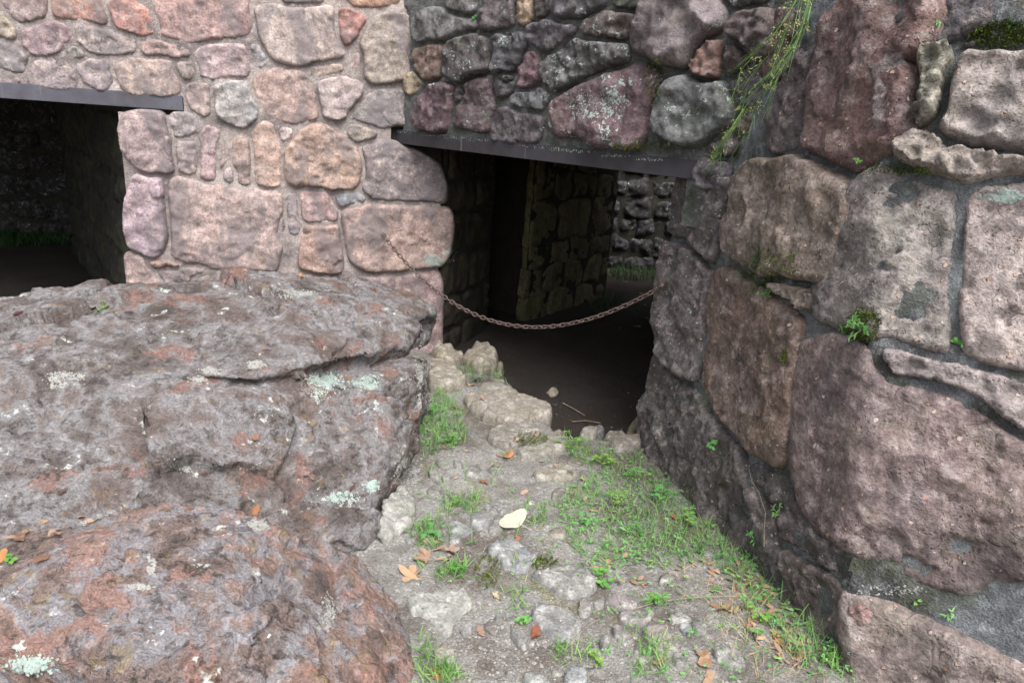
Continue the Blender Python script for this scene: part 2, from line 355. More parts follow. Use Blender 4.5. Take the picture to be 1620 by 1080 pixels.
SEED = [0]
def make_stone(name, frame, poly, h, col, li, mat, parent, sp=0.014, bevel=0.35, rough=0.010, back=0.06, smooth=2, wob=0.10, tilt=None, ridge=None, lift=0.0, kind=None, grow=0.0, flat=1.0, und=1.0, fold=None, chip=None):
    """poly: outline in the plane of the frame (metres). A rounded, uneven block standing h out of that plane."""
    SEED[0] += 1; sd_ = SEED[0] * 3.17
    P = np.array(poly, float)
    if area(P) < 0: P = P[::-1]
    c = P.mean(0); P = P - c
    a0 = abs(area(P)); P = chaikin(P, smooth, 0.22); P *= math.sqrt(a0 / abs(area(P))); size = math.sqrt(abs(area(P)))
    sp = min(sp, size / 7); P = resample(P, sp)
    P3 = np.c_[P, np.zeros(len(P))]
    nrm = P / (np.linalg.norm(P, axis=1)[:, None] + 1e-9)
    P = P + nrm * (fbm(P3 * (4.0 / size) + sd_, 4, 0.6) * wob * size * 0.35 + grow)[:, None]
    if area(P) < 0: return None
    lo, hi = P.min(0), P.max(0); rs = np.random.RandomState(SEED[0])
    gx, gy = np.meshgrid(np.arange(lo[0], hi[0], sp), np.arange(lo[1], hi[1], sp * 0.87))
    gx[1::2] += sp / 2; X = np.stack([gx.ravel(), gy.ravel()], 1) + rs.uniform(-0.22, 0.22, (gx.size, 2)) * sp
    X = X[inside(X, P)]
    if len(X): X = X[seg_dist(X, P) > sp * 0.55]
    n = len(P); V2 = np.vstack([P, X]); ed = [(i, (i + 1) % n) for i in range(n)]
    r = delaunay_2d_cdt([Vector(v) for v in V2], ed, [], 1, 1e-6)
    V = np.array([(v.x, v.y) for v in r[0]]); F = [tuple(f) for f in r[2]]
    d = seg_dist(V, P); b = bevel * size * 0.5
    prof = np.clip(d / b, 0, 1); prof = (1 - (1 - prof) ** 2.4) ** 0.62
    V3 = np.c_[V, np.zeros(len(V))]
    z = prof * h
    lowf = fbm(V3 * (2.2 / size) + sd_ + 5, 3) * h * 0.6 * und
    facet = -np.abs(pn(V3 * (2.6 / size) + sd_ + 9)) * h * 0.8 * und
    tr = fbm(V3 * 7 + sd_ + 3, 3, 0.6) * 4; tf = np.floor(tr); tq = np.clip((tr - tf - .3) / .4, 0, 1); tr = (tf + tq * tq * (3 - 2 * tq)) / 4
    cs = max(.045, size * .34); ca_ = rough * 1.6 if chip is None else chip; cid = np.floor((V + fbm(V3 * (1.5 / cs) + sd_, 2)[:, None] * cs * .8) / cs); hsh = np.sin(cid[:, 0] * 127.1 + cid[:, 1] * 311.7 + sd_) * 43758.5; hx = hsh - np.floor(hsh); hy = (hx * 91.7) % 1.0
    chip = ((V[:, 0] / cs - cid[:, 0] - .5) * (hx - .5) + (V[:, 1] / cs - cid[:, 1] - .5) * (hy - .5)) * ca_ + (hx - .5) * ca_ * .35
    det = chip + tr * rough * 2.2 * flat + (ridged(V3 * 12 + sd_, 3, 0.55) - 0.9) * rough * 0.5 + fbm(V3 * 34 + sd_, 3, 0.6) * rough * 0.75
    z = z + (lowf + facet) * np.clip(prof * 1.2, 0, 1) + det * np.clip(0.25 + prof, 0, 1)
    if tilt: z = z + V[:, 0] * tilt[0] + V[:, 1] * tilt[1]
    if ridge:                      # two facets meeting on a line
        (ax, ay), (bx, by), sl, sr = ridge; ax -= c[0]; bx -= c[0]; ay -= c[1]; by -= c[1]
        L = math.hypot(bx - ax, by - ay); s_ = ((V[:, 0] - ax) * (by - ay) - (V[:, 1] - ay) * (bx - ax)) / L
        z = z + np.where(s_ > 0, -s_ * sr, s_ * sl) * np.clip(prof * 1.5, 0, 1)
    def fold_z(Q):                 # the stone wraps round the corner of the wall
        (ax, ay), (bx, by), sl = fold; ax, bx, ay, by = ax - c[0], bx - c[0], ay - c[1], by - c[1]
        L = math.hypot(bx - ax, by - ay); s_ = ((Q[:, 0] - ax) * (by - ay) - (Q[:, 1] - ay) * (bx - ax)) / L
        s_ = np.minimum(s_, 0); r_ = .02; return -sl * (np.sqrt(s_ * s_ + r_ * r_) - r_)
    if fold: z = z + fold_z(V)
    verts = np.c_[V, z + lift]
    # the skirt runs into the wall; boundary vertices come first in the triangulation
    B = np.c_[P * 0.97, np.full(n, -back + min(0, lift))]
    if fold: B[:, 2] += fold_z(P)
    # find boundary vertex indices in output
    idx = [int(np.argmin(((V - p) ** 2).sum(1))) for p in P] if len(V) != len(V2) else list(range(n))
    off = len(verts); allv = np.vstack([verts, B])
    for i in range(n):
        j = (i + 1) % n; F.append((idx[i], off + i, off + j, idx[j]))
    me = bpy.data.meshes.new(name); me.from_pydata(allv.tolist(), [], F); me.update(); me.shade_smooth(); me.materials.append(mat)
    o = bpy.data.objects.new(name, me); COL.objects.link(o); o.matrix_world = frame.mat(c[0], c[1])
    if parent is not None:
        o.parent = parent; o.matrix_parent_inverse = Matrix.Translation(parent.location).inverted()
    cc = S(*col); o.color = (cc[0], cc[1], cc[2], li)
    if kind: o['kind'] = kind
    return o

def zpoly(org, sc, pts):           # outline read off an enlarged part of the photograph -> photo pixels
    return [(org[0] + x / sc, org[1] + y / sc) for x, y in pts]
def parse(s): return [tuple(float(q) for q in p.split(',')) for p in s.split()]
def fit(polys, maxgrow, gap, mgs=None):
    """Let every outline grow towards its neighbours until only a joint is left between them."""
    out = []
    for P in polys:
        P = np.array(P, float); P = P if area(P) > 0 else P[::-1]; a0 = abs(area(P)); P = chaikin(P, 1, .12)
        out.append(resample(P, .014))
    for it in range(3):
        new = []
        for i, P in enumerate(out):
            lo, hi = P.min(0) - .15, P.max(0) + .15
            near = [Q for j, Q in enumerate(out) if j != i and not ((Q.max(0) < lo).any() or (Q.min(0) > hi).any())]
            d = np.full(len(P), 9.0); ins = np.zeros(len(P), bool)
            for Q in near:
                d = np.minimum(d, seg_dist(P, Q)); ins |= inside(P, Q)
            T = np.roll(P, -1, 0) - np.roll(P, 1, 0); N = np.stack([T[:, 1], -T[:, 0]], 1); N /= np.linalg.norm(N, axis=1)[:, None] + 1e-9
            g_ = np.where(ins, -(d + gap) * .5, np.clip((d - gap) * .5, -gap * .5, (mgs[i] if mgs else maxgrow) / 2))
            for _ in range(2): g_ = (np.roll(g_, 1) + g_ * 2 + np.roll(g_, -1)) / 4
            R = P + N * g_[:, None]; R = (np.roll(R, 1, 0) + R * 8 + np.roll(R, -1, 0)) / 10
            new.append(resample(R, .014) if area(R) > 0 else P)
        out = new
    return out
def wall_stones(frame, parent, mat, data, h, sp, maxgrow=.03, gap=.012, **kw):
    sets = {}
    for k, (org, sc, col, li, pts, *ex) in enumerate(data):
        e = ex[0] if ex else {}; fr = e.get('frame', frame); px = zpoly(org, sc, parse(pts))
        if e.get('wrap'):
            fr = FD; pl = []
            for x, y in px:
                a, b = FD.hit(x, y, .03)
                if a < corner_s(b): a, b = FD.local(FC.at(*FC.hit(x, y, .03)))
                pl.append((a, b))
        else: pl = [fr.hit(*p_, .7 * e.get('h', h)) for p_ in px]
        sets.setdefault(id(fr), []).append((k, pl))
    fitted = {}
    for fid, l in sets.items():
        free = [q for q in l if not (data[q[0]][5:] and data[q[0]][5].get('nofit'))]
        for (k, _), P in zip(free, fit([q[1] for q in free], maxgrow, gap, [(data[q[0]][5].get('mg', maxgrow) if data[q[0]][5:] else maxgrow) for q in free])): fitted[k] = P
        for k, pl in l: fitted.setdefault(k, pl)
    for k, (org, sc, col, li, pts, *ex) in enumerate(data):
        e = dict(kw); hh = h
        if ex: e.update(ex[0]); hh = e.pop('h', h)
        fr = e.pop('frame', frame); e['smooth'] = 0; e.pop('nofit', None); e.pop('mg', None)
        if e.pop('wrap', False):
            fr = FD; e['fold'] = ((corner_s(0), 0), (corner_s(1.5), 1.5), FOLD)
        make_stone('stone', fr, fitted[k], hh, col, li, e.pop('mat', mat), parent, sp=sp, **e)

def sheet(name, frame, polys, lvl, amp, sp, mat, parent, seed=0.0):
    """Rough mortar bed: a displaced sheet over the union of polygons given in frame coordinates."""
    P = [np.array(p) for p in polys]; lo = np.min([p.min(0) for p in P], 0); hi = np.max([p.max(0) for p in P], 0)
    xs = np.arange(lo[0], hi[0] + sp, sp); ys = np.arange(lo[1], hi[1] + sp, sp)
    gx, gy = np.meshgrid(xs, ys); X = np.stack([gx.ravel(), gy.ravel()], 1)
    X3 = np.c_[X, np.zeros(len(X))]
    z = lvl + fbm(X3 * 5 + seed, 4, 0.6) * amp * 1.6 + fbm(X3 * 30 + seed, 3, 0.6) * amp * 0.5
    ctr = (X.reshape(len(ys), len(xs), 2)[:-1, :-1] + sp / 2).reshape(-1, 2)
    keep = np.zeros(len(ctr), bool)
    for p in P: keep |= inside(ctr, p)
    keep = keep.reshape(len(ys) - 1, len(xs) - 1); W = len(xs)
    F = [(j * W + i, j * W + i + 1, (j + 1) * W + i + 1, (j + 1) * W + i) for j, i in zip(*np.nonzero(keep))]
    used = np.unique(np.array(F).ravel()); mp = -np.ones(len(X), int); mp[used] = np.arange(len(used))
    pts = [frame.at(X[i, 0], X[i, 1], z[i]) for i in used]
    return link_mesh(name, pts, [tuple(int(mp[q]) for q in f) for f in F], mat, parent)

def prism(name, base, z0, z1, mat, parent, sub=True):
    """Upright solid over a plan outline."""
    n = len(base); v = [(x, y, z0) for x, y in base] + [(x, y, z1) for x, y in base]
    f = [tuple(range(n))[::-1], tuple(range(n, 2 * n))] + [(i, (i + 1) % n, n + (i + 1) % n, n + i) for i in range(n)]
    return link_mesh(name, v, f, mat, parent, smooth=False)

# ------------------------------------------------------------------ wall faces
FA = vertical_frame(atd(5, 156, 3.75), atd(290, 175, 3.95))           # pink wall, square on
_s, _t = FA.hit(640, 226); _p = FA.at(_s, _t)
FB = vertical_frame(_p, atd(1080, 279, 3.05))         # dark wall over the chained doorway
FC = Frame((0.705, 3.13, 0), (0.248, -1, 0), (0.1 * 0.95, 0.1 * 0.24, 1.0))   # battered wall on the right
_gd = Vector((-0.6, -0.8, 0.29)).normalized(); _es = Vector((0.8, -0.6, 0))
FD = Frame((1.068, 1.655, 0), _es, _gd.cross(_es))                     # battered front face of the right pier, beyond its corner
_ln = FC.n.cross(FD.n); _ln = _ln if _ln.z > 0 else -_ln
def _corner(z):                     # where the two faces meet, at height z
    Mx = np.array([list(FC.n), list(FD.n), [0, 0, 1.0]]); b = np.array([FC.o.dot(FC.n), FD.o.dot(FD.n), z]); return Vector(np.linalg.solve(Mx, b))
_c0, _c1 = FD.local(_corner(0.0)), FD.local(_corner(1.5))
def corner_s(t): return _c0[0] + (_c1[0] - _c0[0]) * (t - _c0[1]) / (_c1[1] - _c0[1])
FOLD = math.tan(FC.n.angle(FD.n))
_k0, _k1 = FC.local(_corner(0.0)), FC.local(_corner(1.5))
def corner_c(t): return _k0[0] + (_k1[0] - _k0[0]) * (t - _k0[1]) / (_k1[1] - _k0[1])
def A(px, py): return FA.hit(px, py)
def B(px, py): return FB.hit(px, py)
def C(px, py): return FC.hit(px, py)

# ------------------------------------------------------------------ ground
def gline(p):                       # how far a point lies behind the door sill
    return p
a_ = atz(640, 545, 0); b_ = atz(800, 600, 0); c_ = atz(885, 690, 0); d_ = atz(1030, 700, 0)
sill = np.array([(-9, a_.y + 0.15), (a_.x, a_.y), (b_.x, b_.y), (c_.x, c_.y), (d_.x, d_.y), (d_.x + 0.6, d_.y - 0.1), (9, d_.y)])
def ground_z(X, Y):
    X = np.asarray(X, float); Y = np.asarray(Y, float)
    P = np.c_[X, Y, np.zeros(len(X))]
    z = fbm(P * 1.6, 3) * 0.014 + fbm(P * 7, 4, 0.55) * 0.010 + np.maximum(0, ridged(P * 13, 3) - 0.7) * 0.008
    near = np.interp(X, sill[:, 0], sill[:, 1]); t = np.clip((Y - near + 0.03) / 0.10, 0, 1); t = t * t * (3 - 2 * t)
    bank = np.clip((X - 0.55) / 0.5, 0, 1) * np.clip((3.0 - Y) / 1.2, 0, 1) * 0.03
    zin = -0.11 + fbm(P * 2, 3) * 0.012 + fbm(P * 11, 3) * 0.006
    return (z + bank) * (1 - t) + zin * t
def steps(lo, a, b, hi, fine, coarse):
    return np.r_[np.arange(lo, a, coarse), np.arange(a, b, fine), np.arange(b, hi, coarse)]
gx_ = np.r_[-60, -25, -12, steps(-7, -0.8, 1.45, 6, 0.0115, 0.12), 12, 25, 60]
gy_ = np.r_[-60, -25, -12, steps(-5, 1.15, 4.3, 9.5, 0.0115, 0.10), 14, 30, 60]
GX, GY = np.meshgrid(gx_, gy_); GZ = ground_z(GX.ravel(), GY.ravel())
W_ = len(gx_)
gf = [(j * W_ + i, j * W_ + i + 1, (j + 1) * W_ + i + 1, (j + 1) * W_ + i) for j in range(len(gy_) - 1) for i in range(W_ - 1)]
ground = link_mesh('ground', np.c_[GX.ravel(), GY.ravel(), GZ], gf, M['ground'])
ground['kind'] = 'structure'; ground['label'] = 'trodden dirt path with gravel leading to the low doorway'

# ------------------------------------------------------------------ masonry: pink wall with the left opening
Z = (0, 0)
K = 1620 / 420.0
R1, R2, R3, R4 = (0, 0), (400, 0), (800, 0), (1200, 0)
R5, R6, R7, R8 = (0, 260), (400, 260), (800, 260), (1200, 260)
R11, R12 = (800, 520), (1200, 520)
DA = [
 (R1, K, (148, 126, 124), .2, '0,-120 20,10 60,80 150,140 200,150 270,110 280,30 260,-120'),
 (R1, K, (176, 164, 140), .1, '-60,60 10,70 50,150 90,200 80,250 20,232 -60,220'),
 (R1, K, (190, 136, 118), .1, '320,-100 560,-100 600,30 655,130 650,168 540,142 440,112 330,96 316,50'),
 (R1, K, (214, 142, 126), 0, '665,30 740,5 800,12 880,60 935,110 952,160 945,205 880,212 720,196 700,130'),
 (R1, K, (192, 152, 146), .15, '955,-100 1480,-110 1510,60 1536,130 1505,200 1440,238 1300,245 1120,252 1060,246 990,240 965,200 955,100'),
 (R1, K, (154, 124, 134), .2, '120,240 180,150 290,130 380,150 440,210 430,260 370,310 270,335 200,320 150,290'),
 (R1, K, (152, 146, 146), .2, '450,150 520,150 680,180 832,240 830,300 720,310 600,325 520,300 460,230'),
 (R1, K, (178, 146, 140), 0, '850,260 960,240 1050,260 1150,320 1172,356 1050,345 960,325 890,335'),
 (R1, K, (192, 166, 170), .1, '1190,340 1240,280 1400,250 1500,280 1535,340 1545,450 1480,465 1300,480 1210,460 1195,400'),
 (Z, 1, (198, 202, 204), .9, '395,73 412,74 419,90 421,106 401,111 396,92'),
 (R1, K, (146, 146, 146), .4, '-60,245 60,255 130,310 172,390 160,440 100,450 -60,430'),
 (R1, K, (160, 136, 142), .1, '-60,436 90,456 140,482 60,502 -60,500', dict(h=.018)),
 (R1, K, (140, 144, 138), .6, '400,290 450,270 520,330 510,360 430,350 395,320', dict(h=.016)),
 (R1, K, (154, 142, 144), .3, '175,390 240,380 420,380 450,430 470,520 400,527 270,517 180,510'),
 (R1, K, (154, 144, 150), .2, '450,400 520,370 650,370 662,430 660,530 600,532 490,480'),
 (R1, K, (184, 162, 150), .2, '690,420 760,390 880,370 1050,370 1062,420 1100,500 1090,555 1020,570 850,565 760,550 740,480'),
 (R1, K, (178, 168, 152), .2, '1060,400 1100,370 1170,370 1202,420 1190,465 1110,485 1070,450'),
 (R1, K, (172, 150, 144), .1, '1140,520 1270,515 1287,590 1280,680 1230,702 1190,690 1165,620'),
 (R1, K, (190, 196, 194), .55, '1325,510 1420,485 1510,510 1530,580 1567,660 1550,710 1490,767 1400,740 1330,690 1300,600', dict(h=.05, rough=.009)),
 (R1, K, (164, 144, 144), .1, '735,770 755,710 850,690 1000,700 1032,790 1050,880 1062,1050 960,1060 900,1067 800,980 745,890', dict(h=.05)),
 (R1, K, (184, 180, 180), .1, '1025,715 1110,695 1202,710 1200,790 1160,840 1060,845 1035,780'),
 (R1, K, (218, 200, 194), 0, '1065,858 1200,858 1212,960 1205,1050 1160,1062 1085,1030 1070,950', dict(h=.035)),
 (Z, 1, (198, 166, 166), 0, '315,207 327,202 345,208 345,232 342,260 341,288 330,290 316,286 315,246'),
 (Z, 1, (176, 150, 146), 0, '347,226 355,222 359,246 353,262 349,288 346,270', dict(h=.02)),
 (Z, 1, (202, 170, 152), .1, '373,222 384,218 395,222 398,246 397,290 386,298 374,292 371,258'),
 (Z, 1, (216, 196, 194), 0, '350,268 370,266 373,290 363,296 351,284', dict(h=.03)),
 (Z, 1, (206, 172, 152), .1, '398,216 414,197 431,199 440,220 444,258 441,292 420,298 401,286'),
 (R2, K, (204, 188, 178), .15, '0,60 60,45 200,35 400,40 490,60 512,110 515,180 530,260 550,330 540,365 440,377 350,387 200,392 150,362 90,332 60,220 30,130', dict(h=.045)),
 (R2, K, (192, 112, 98), 0, '525,70 570,65 697,120 650,190 600,230 550,282 520,240 508,140', dict(h=.035, smooth=1)),
 (R2, K, (142, 138, 138), .2, '155,-90 420,-90 418,14 290,32 190,22'),
 (R2, K, (192, 142, 112), .1, '550,-90 900,-90 882,12 740,27 600,17'),
 (R2, K, (192, 142, 106), .1, '930,-90 1140,-90 1148,35 1050,54 960,47'),
 (R2, K, (172, 162, 146), .3, '680,180 760,110 880,85 960,110 987,180 977,330 972,430 940,462 850,482 760,504 700,472 660,430 672,300', dict(h=.05)),
 (R2, K, (200, 174, 166), .1, '570,450 600,400 660,300 672,420 655,452', dict(h=.016)),
 (R2, K, (196, 176, 158), .1, '370,400 450,390 540,380 552,420 480,442 400,467 350,440', dict(h=.02)),
 (R2, K, (194, 164, 152), .1, '0,440 100,425 250,430 330,480 380,570 397,690 350,732 240,747 200,747 100,690 30,600 0,560'),
 (R2, K, (206, 190, 186), .1, '395,540 420,490 480,480 600,480 667,530 640,600 600,650 540,717 440,702 410,640', dict(h=.045, smooth=1)),
 (R2, K, (136, 136, 134), .45, '606,702 700,600 760,560 850,560 940,560 992,600 980,680 960,752 870,742 790,767 700,742 640,732'),
 (R2, K, (178, 168, 150), .3, '595,780 640,770 757,815 740,862 680,857 600,852', dict(h=.035)),
 (Z, 1, (200, 164, 140), .1, '455,236 462,226 478,205 498,200 520,205 540,220 563,238 574,256 575,275 564,289 558,301 530,304 504,296 470,294 452,281 450,260', dict(h=.05, rough=.009)),
 (R2, K, (210, 186, 184), 0, '150,790 200,775 242,800 200,862 165,850', dict(h=.025)),
 (Z, 1, (126, 120, 122), .45, '576,228 597,223 616,226 640,236 668,246 692,262 702,290 704,322 660,322 634,320 598,316 578,306 576,276', dict(h=.04)),
 (R6, K, (188, 152, 148), 0, '290,165 470,165 502,230 512,340 480,357 400,362 330,352 285,320'),
 (R6, K, (128, 142, 154), .3, '480,170 600,175 692,200 680,240 600,252 510,252', dict(h=.025)),
 (R6, K, (156, 146, 150), 0, '210,190 270,200 282,310 287,410 240,422 220,330', dict(h=.025)),
 (R6, K, (190, 152, 134), .1, '310,370 400,370 512,365 527,460 542,640 480,672 400,657 290,622 310,480', dict(h=.045)),
 (R6, K, (184, 152, 138), .25, '555,290 620,250 760,250 900,245 1050,240 1190,280 1214,350 1212,450 1190,560 1130,622 1040,642 960,652 860,662 700,642 610,602 560,440', dict(h=.05)),
 (Z, 1, (176, 146, 146), .1, '560,444 623,437 660,431 690,427 697,457 695,560 560,560'),
 (Z, 1, (206, 178, 168), .2, '262,282 300,284 345,291 400,301 430,303 448,311 451,340 446,380 438,415 431,432 350,430 270,412 268,360 263,320', dict(h=.04, rough=.007)),
 (R5, K, (174, 152, 166), 0, '820,80 1000,75 1012,300 1032,460 960,572 880,547 790,505 770,400 760,310 800,150', dict(h=.055, smooth=1)),
 (R5, K, (176, 136, 116), 0, '880,600 1080,595 1112,625 930,637', dict(h=.045)),
 (Z, 1, (188, 162, 156), .1, '201,402 224,406 241,428 267,457 268,500 212,500 205,440'),
 (Z, 1, (168, 150, 148), .2, '243,428 292,426 330,416 327,436 299,450 268,462'),
 (Z, 1, (198, 166, 160), 0, '433,312 447,312 452,360 445,384 436,350', dict(h=.022)),
 (Z, 1, (190, 172, 168), 0, '640,146 654,146 658,160 648,172 641,164', dict(h=.02)),
 (Z, 1, (180, 160, 152), .1, '300,430 380,432 430,436 430,500 300,500'),
 (Z, 1, (186, 158, 150), .1, '440,436 540,440 545,520 440,520'),
]
wa = thing('stone_wall', 'pale pink sandstone wall with a flat steel lintel over the dark left opening', 'wall', FA.at(*A(420, 520)))
DA = [(d[0], d[1], tuple(c * .68 + m * .32 for c, m in zip(d[2], (182, 168, 168))), *d[3:]) for d in DA]
wall_stones(FA, wa, M['sandstone'], DA, 0.026, 0.012, und=.6, rough=.005, chip=.014, bevel=.13, wob=.05, maxgrow=.018, gap=.011)
s_left = A(-300, 200)[0]; s_pL = A(197, 300)[0]; s_pR = A(704, 400)[0]; s_R = A(640, 226)[0] + .005
zl1 = A(150, 165)[1]
l0, l1 = A(-260, 150), A(290, 176)
zb = (A(5, 156)[1] + A(290, 175)[1]) / 2; zt = zb + 0.083
zb2_ = (B(640, 229)[1] + B(1080, 279)[1]) / 2
sheet('mortar', FA, [[(s_left, zt - .01), (s_R, zt - .01), (s_R, 2.5), (s_left, 2.5)], [(s_pL + .015, -.3), (s_pR - .02, -.3), (s_pR - .05, 1.05), (A(672, 300)[0], 1.2), (A(640, 300)[0], 1.25), (A(620, 200)[0], zb2_ - .03), (A(618, 200)[0], zt + .05), (A(291, 170)[0], zt + .05), (A(291, 170)[0], zb - .03), (s_pL + .015, zb - .03)]], 0.014, 0.010, 0.014, M['mortar_pink'], wa, 3.0)
def core(frame, s0, s1, t0, t1, c0, c1, mat, parent, name='core'):
    v = [frame.at(s, t, c) for c in (c0, c1) for s, t in ((s0, t0), (s1, t0), (s1, t1), (s0, t1))]
    f = [(0, 1, 2, 3), (7, 6, 5, 4), (4, 5, 1, 0), (5, 6, 2, 1), (6, 7, 3, 2), (7, 4, 0, 3)]
    return link_mesh(name, v, f, mat, parent, smooth=False)
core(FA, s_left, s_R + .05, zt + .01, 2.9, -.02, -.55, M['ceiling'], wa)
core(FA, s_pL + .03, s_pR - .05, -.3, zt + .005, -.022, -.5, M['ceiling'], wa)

def lintel(frame, s0, s1, zb, zt, parent, proud=0.022, mat='steel'):
    """Steel angle: a face plate and a bottom flange running back under the masonry."""
    th = 0.012; prof = [(proud, zb), (proud, zt), (proud - th, zt), (proud - th, zb + th), (proud - 0.14, zb + th), (proud - 0.14, zb)]
    bm = bmesh.new(); rings = []
    for s in (s0, s1):
        rings.append([bm.verts.new(frame.at(s, z, c)) for c, z in prof])
    for a, b in zip(rings, rings[1:]):
        for i in range(6): bm.faces.new((a[i], b[i], b[(i + 1) % 6], a[(i + 1) % 6]))
    bm.faces.new(rings[0][::-1]); bm.faces.new(rings[-1]); bmesh.ops.recalc_face_normals(bm, faces=bm.faces)
    bmesh.ops.bevel(bm, geom=[e for e in bm.edges if len(e.link_faces) == 2 and e.calc_face_angle(0) > 0.8], offset=0.0025, segments=2, affect='EDGES', profile=0.5)
    me = bpy.data.meshes.new('lintel'); bm.to_mesh(me); bm.free()
    return mesh_obj('lintel', me, M[mat], parent)
lo = lintel(FA, s_left, A(291, 170)[0], zb, zt, wa); lo['label'] = 'flat bluish steel lintel over the left opening'

# ------------------------------------------------------------------ masonry: dark wall over the chained doorway
DB = [
 (R2, K, (126, 122, 122), .6, '1170,-90 1385,-90 1372,60 1290,92 1200,62'),
 (R2, K, (132, 130, 130), .3, '990,120 1060,70 1200,80 1330,110 1372,160 1250,190 1120,222 1010,252 985,200'),
 (R2, K, (108, 100, 100), .3, '1395,-90 1590,-90 1605,60 1592,130 1500,160 1380,182 1370,90'),
 (R2, K, (134, 112, 102), .2, '990,310 1080,285 1162,300 1150,400 1130,472 1050,482 990,432'),
 (R2, K, (96, 90, 90), .7, '1160,330 1230,240 1330,210 1420,240 1442,330 1420,430 1330,470 1230,492 1150,440', dict(h=.07)),
 (Z, 1, (92, 92, 96), .5, '776,70 786,54 808,47 829,60 833,85 825,110 800,116 780,110', dict(h=.07)),
 (R2, K, (182, 164, 138), .2, '940,480 980,450 1047,500 1030,552 940,552', dict(h=.04)),
 (R2, K, (112, 90, 96), .35, '1000,590 1040,520 1120,510 1222,530 1215,600 1190,680 1150,782 1070,782 1000,760 985,680', dict(h=.07)),
 (R2, K, (112, 96, 100), .6, '1290,500 1380,470 1450,470 1462,560 1450,700 1440,782 1340,772 1220,742 1213,690 1270,600'),
 (R2, K, (92, 84, 88), .7, '1210,560 1260,530 1292,570 1270,622 1220,642', dict(h=.04)),
 (R2, K, (100, 98, 100), .4, '1460,510 1500,480 1590,450 1602,530 1560,572 1480,582'),
 (Z, 1, (106, 98, 102), .4, '778,186 800,176 815,177 852,183 855,207 845,221 800,219 778,215'),
 (R3, K, (176, 154, 132), .1, '50,-90 160,-90 167,60 150,112 80,132 58,90'),
 (R3, K, (84, 80, 80), .3, '175,-90 245,-90 257,60 220,92 170,82'),
 (R3, K, (112, 110, 114), .25, '290,-90 590,-90 562,40 500,80 400,102 330,97 270,50', dict(h=.08)),
 (R3, K, (72, 74, 62), .2, '650,-90 840,-90 812,30 720,47 660,32'),
 (R3, K, (108, 102, 108), .35, '130,240 160,170 240,140 330,160 432,160 360,202 330,232 260,292 200,282', dict(h=.06)),
 (R3, K, (104, 94, 90), .7, '470,130 520,90 700,80 762,100 740,170 700,222 580,232 490,202', dict(h=.07)),
 (R3, K, (142, 130, 132), .3, '750,280 760,200 810,100 850,-80 1230,-80 1290,40 1312,110 1220,200 1160,270 1110,322 1080,384 980,362 860,332', dict(h=.11, bevel=.25)),
 (R3, K, (120, 106, 104), .25, '1360,200 1380,110 1450,55 1570,50 1582,150 1560,230 1572,322 1490,322 1420,282', dict(h=.09)),
 (R3, K, (156, 122, 112), .1, '1130,380 1160,330 1200,260 1312,250 1322,340 1290,452 1240,477 1170,462', dict(h=.09, smooth=1)),
 (R3, K, (96, 82, 76), .1, '1312,262 1400,270 1482,330 1470,392 1400,422 1312,422', dict(h=.06)),
 (R3, K, (104, 102, 102), .75, '210,400 290,340 400,270 560,250 700,280 742,350 680,402 600,422 500,462 410,482 380,532 240,532', dict(h=.07, rough=.024)),
 (R3, K, (122, 98, 104), .3, '60,400 100,310 170,310 192,400 170,522 120,542 60,532'),
 (R3, K, (96, 94, 96), .3, '-40,270 70,270 92,330 60,422 -40,442'),
 (R3, K, (112, 112, 116), .3, '40,600 90,560 230,550 252,600 230,652 80,662'),
 (R3, K, (120, 98, 102), .85, '260,740 280,640 380,530 500,500 600,430 740,400 830,400 892,450 890,520 840,720 820,820 790,882 700,872 600,882 520,872 480,822 420,792 350,812 290,812', dict(h=.08)),
 (R3, K, (120, 122, 122), .6, '900,660 960,570 1020,500 1100,480 1200,510 1330,520 1362,620 1340,740 1290,812 1200,852 1080,862 980,822 920,782', dict(h=.10)),
 (R3, K, (96, 88, 96), .4, '1370,540 1460,450 1520,420 1562,600 1550,692 1490,682 1420,642'),
 (R3, K, (98, 82, 88), .2, '1250,910 1290,830 1380,820 1402,890 1340,962 1270,952'),
 (Z, 1, (96, 90, 96), .2, '1103,276 1111,252 1145,254 1150,270 1135,289 1112,291', dict(h=.07)),
 (R3, K, (110, 92, 92), .2, '1410,760 1440,690 1490,690 1502,760 1450,802', dict(h=.05)),
 (R3, K, (150, 140, 126), .2, '0,190 60,186 72,242 -20,248', dict(h=.04)),
 (R3, K, (94, 92, 94), .3, '-30,452 50,450 50,530 0,562 -30,560'),
 (R3, K, (88, 82, 84), .4, '1340,-90 1600,-90 1580,10 1450,36 1360,6'),
]
wb = thing('stone_wall', 'dark grey field stone wall above the chained doorway', 'wall', FB.at(*B(860, 240)))
DB = [(d[0], d[1], tuple(c * 1.10 for c in d[2]), *d[3:]) for d in DB]
wall_stones(FB, wb, M['fieldstone'], DB, 0.05, 0.0105, und=.8, rough=.008, chip=.026, bevel=.17, wob=.06, maxgrow=.022, gap=.012)
zb2 = (B(620, 227)[1] + B(1080, 279)[1]) / 2; zt2 = zb2 + 0.082
sb0 = B(619, 220)[0]; sb1 = B(1096, 262)[0]; sbR = B(1260, 60)[0]
sheet('mortar', FB, [[(0.0, zt2 - .012), (sbR, zt2 - .012), (sbR + .1, 2.5), (0.0, 2.5)], [(sb1 - .01, 1.1), (sb1 + .25, 1.1), (sbR, zt2), (sb1 - .01, zt2)]], 0.016, 0.016, 0.013, M['mortar_grey'], wb, 8.0)
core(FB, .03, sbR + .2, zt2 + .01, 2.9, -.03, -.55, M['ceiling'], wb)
lo = lintel(FB, sb0, sb1 + .03, zb2, zt2, wb, 0.03, 'steel_dark'); lo['label'] = 'dark steel lintel over the chained doorway'

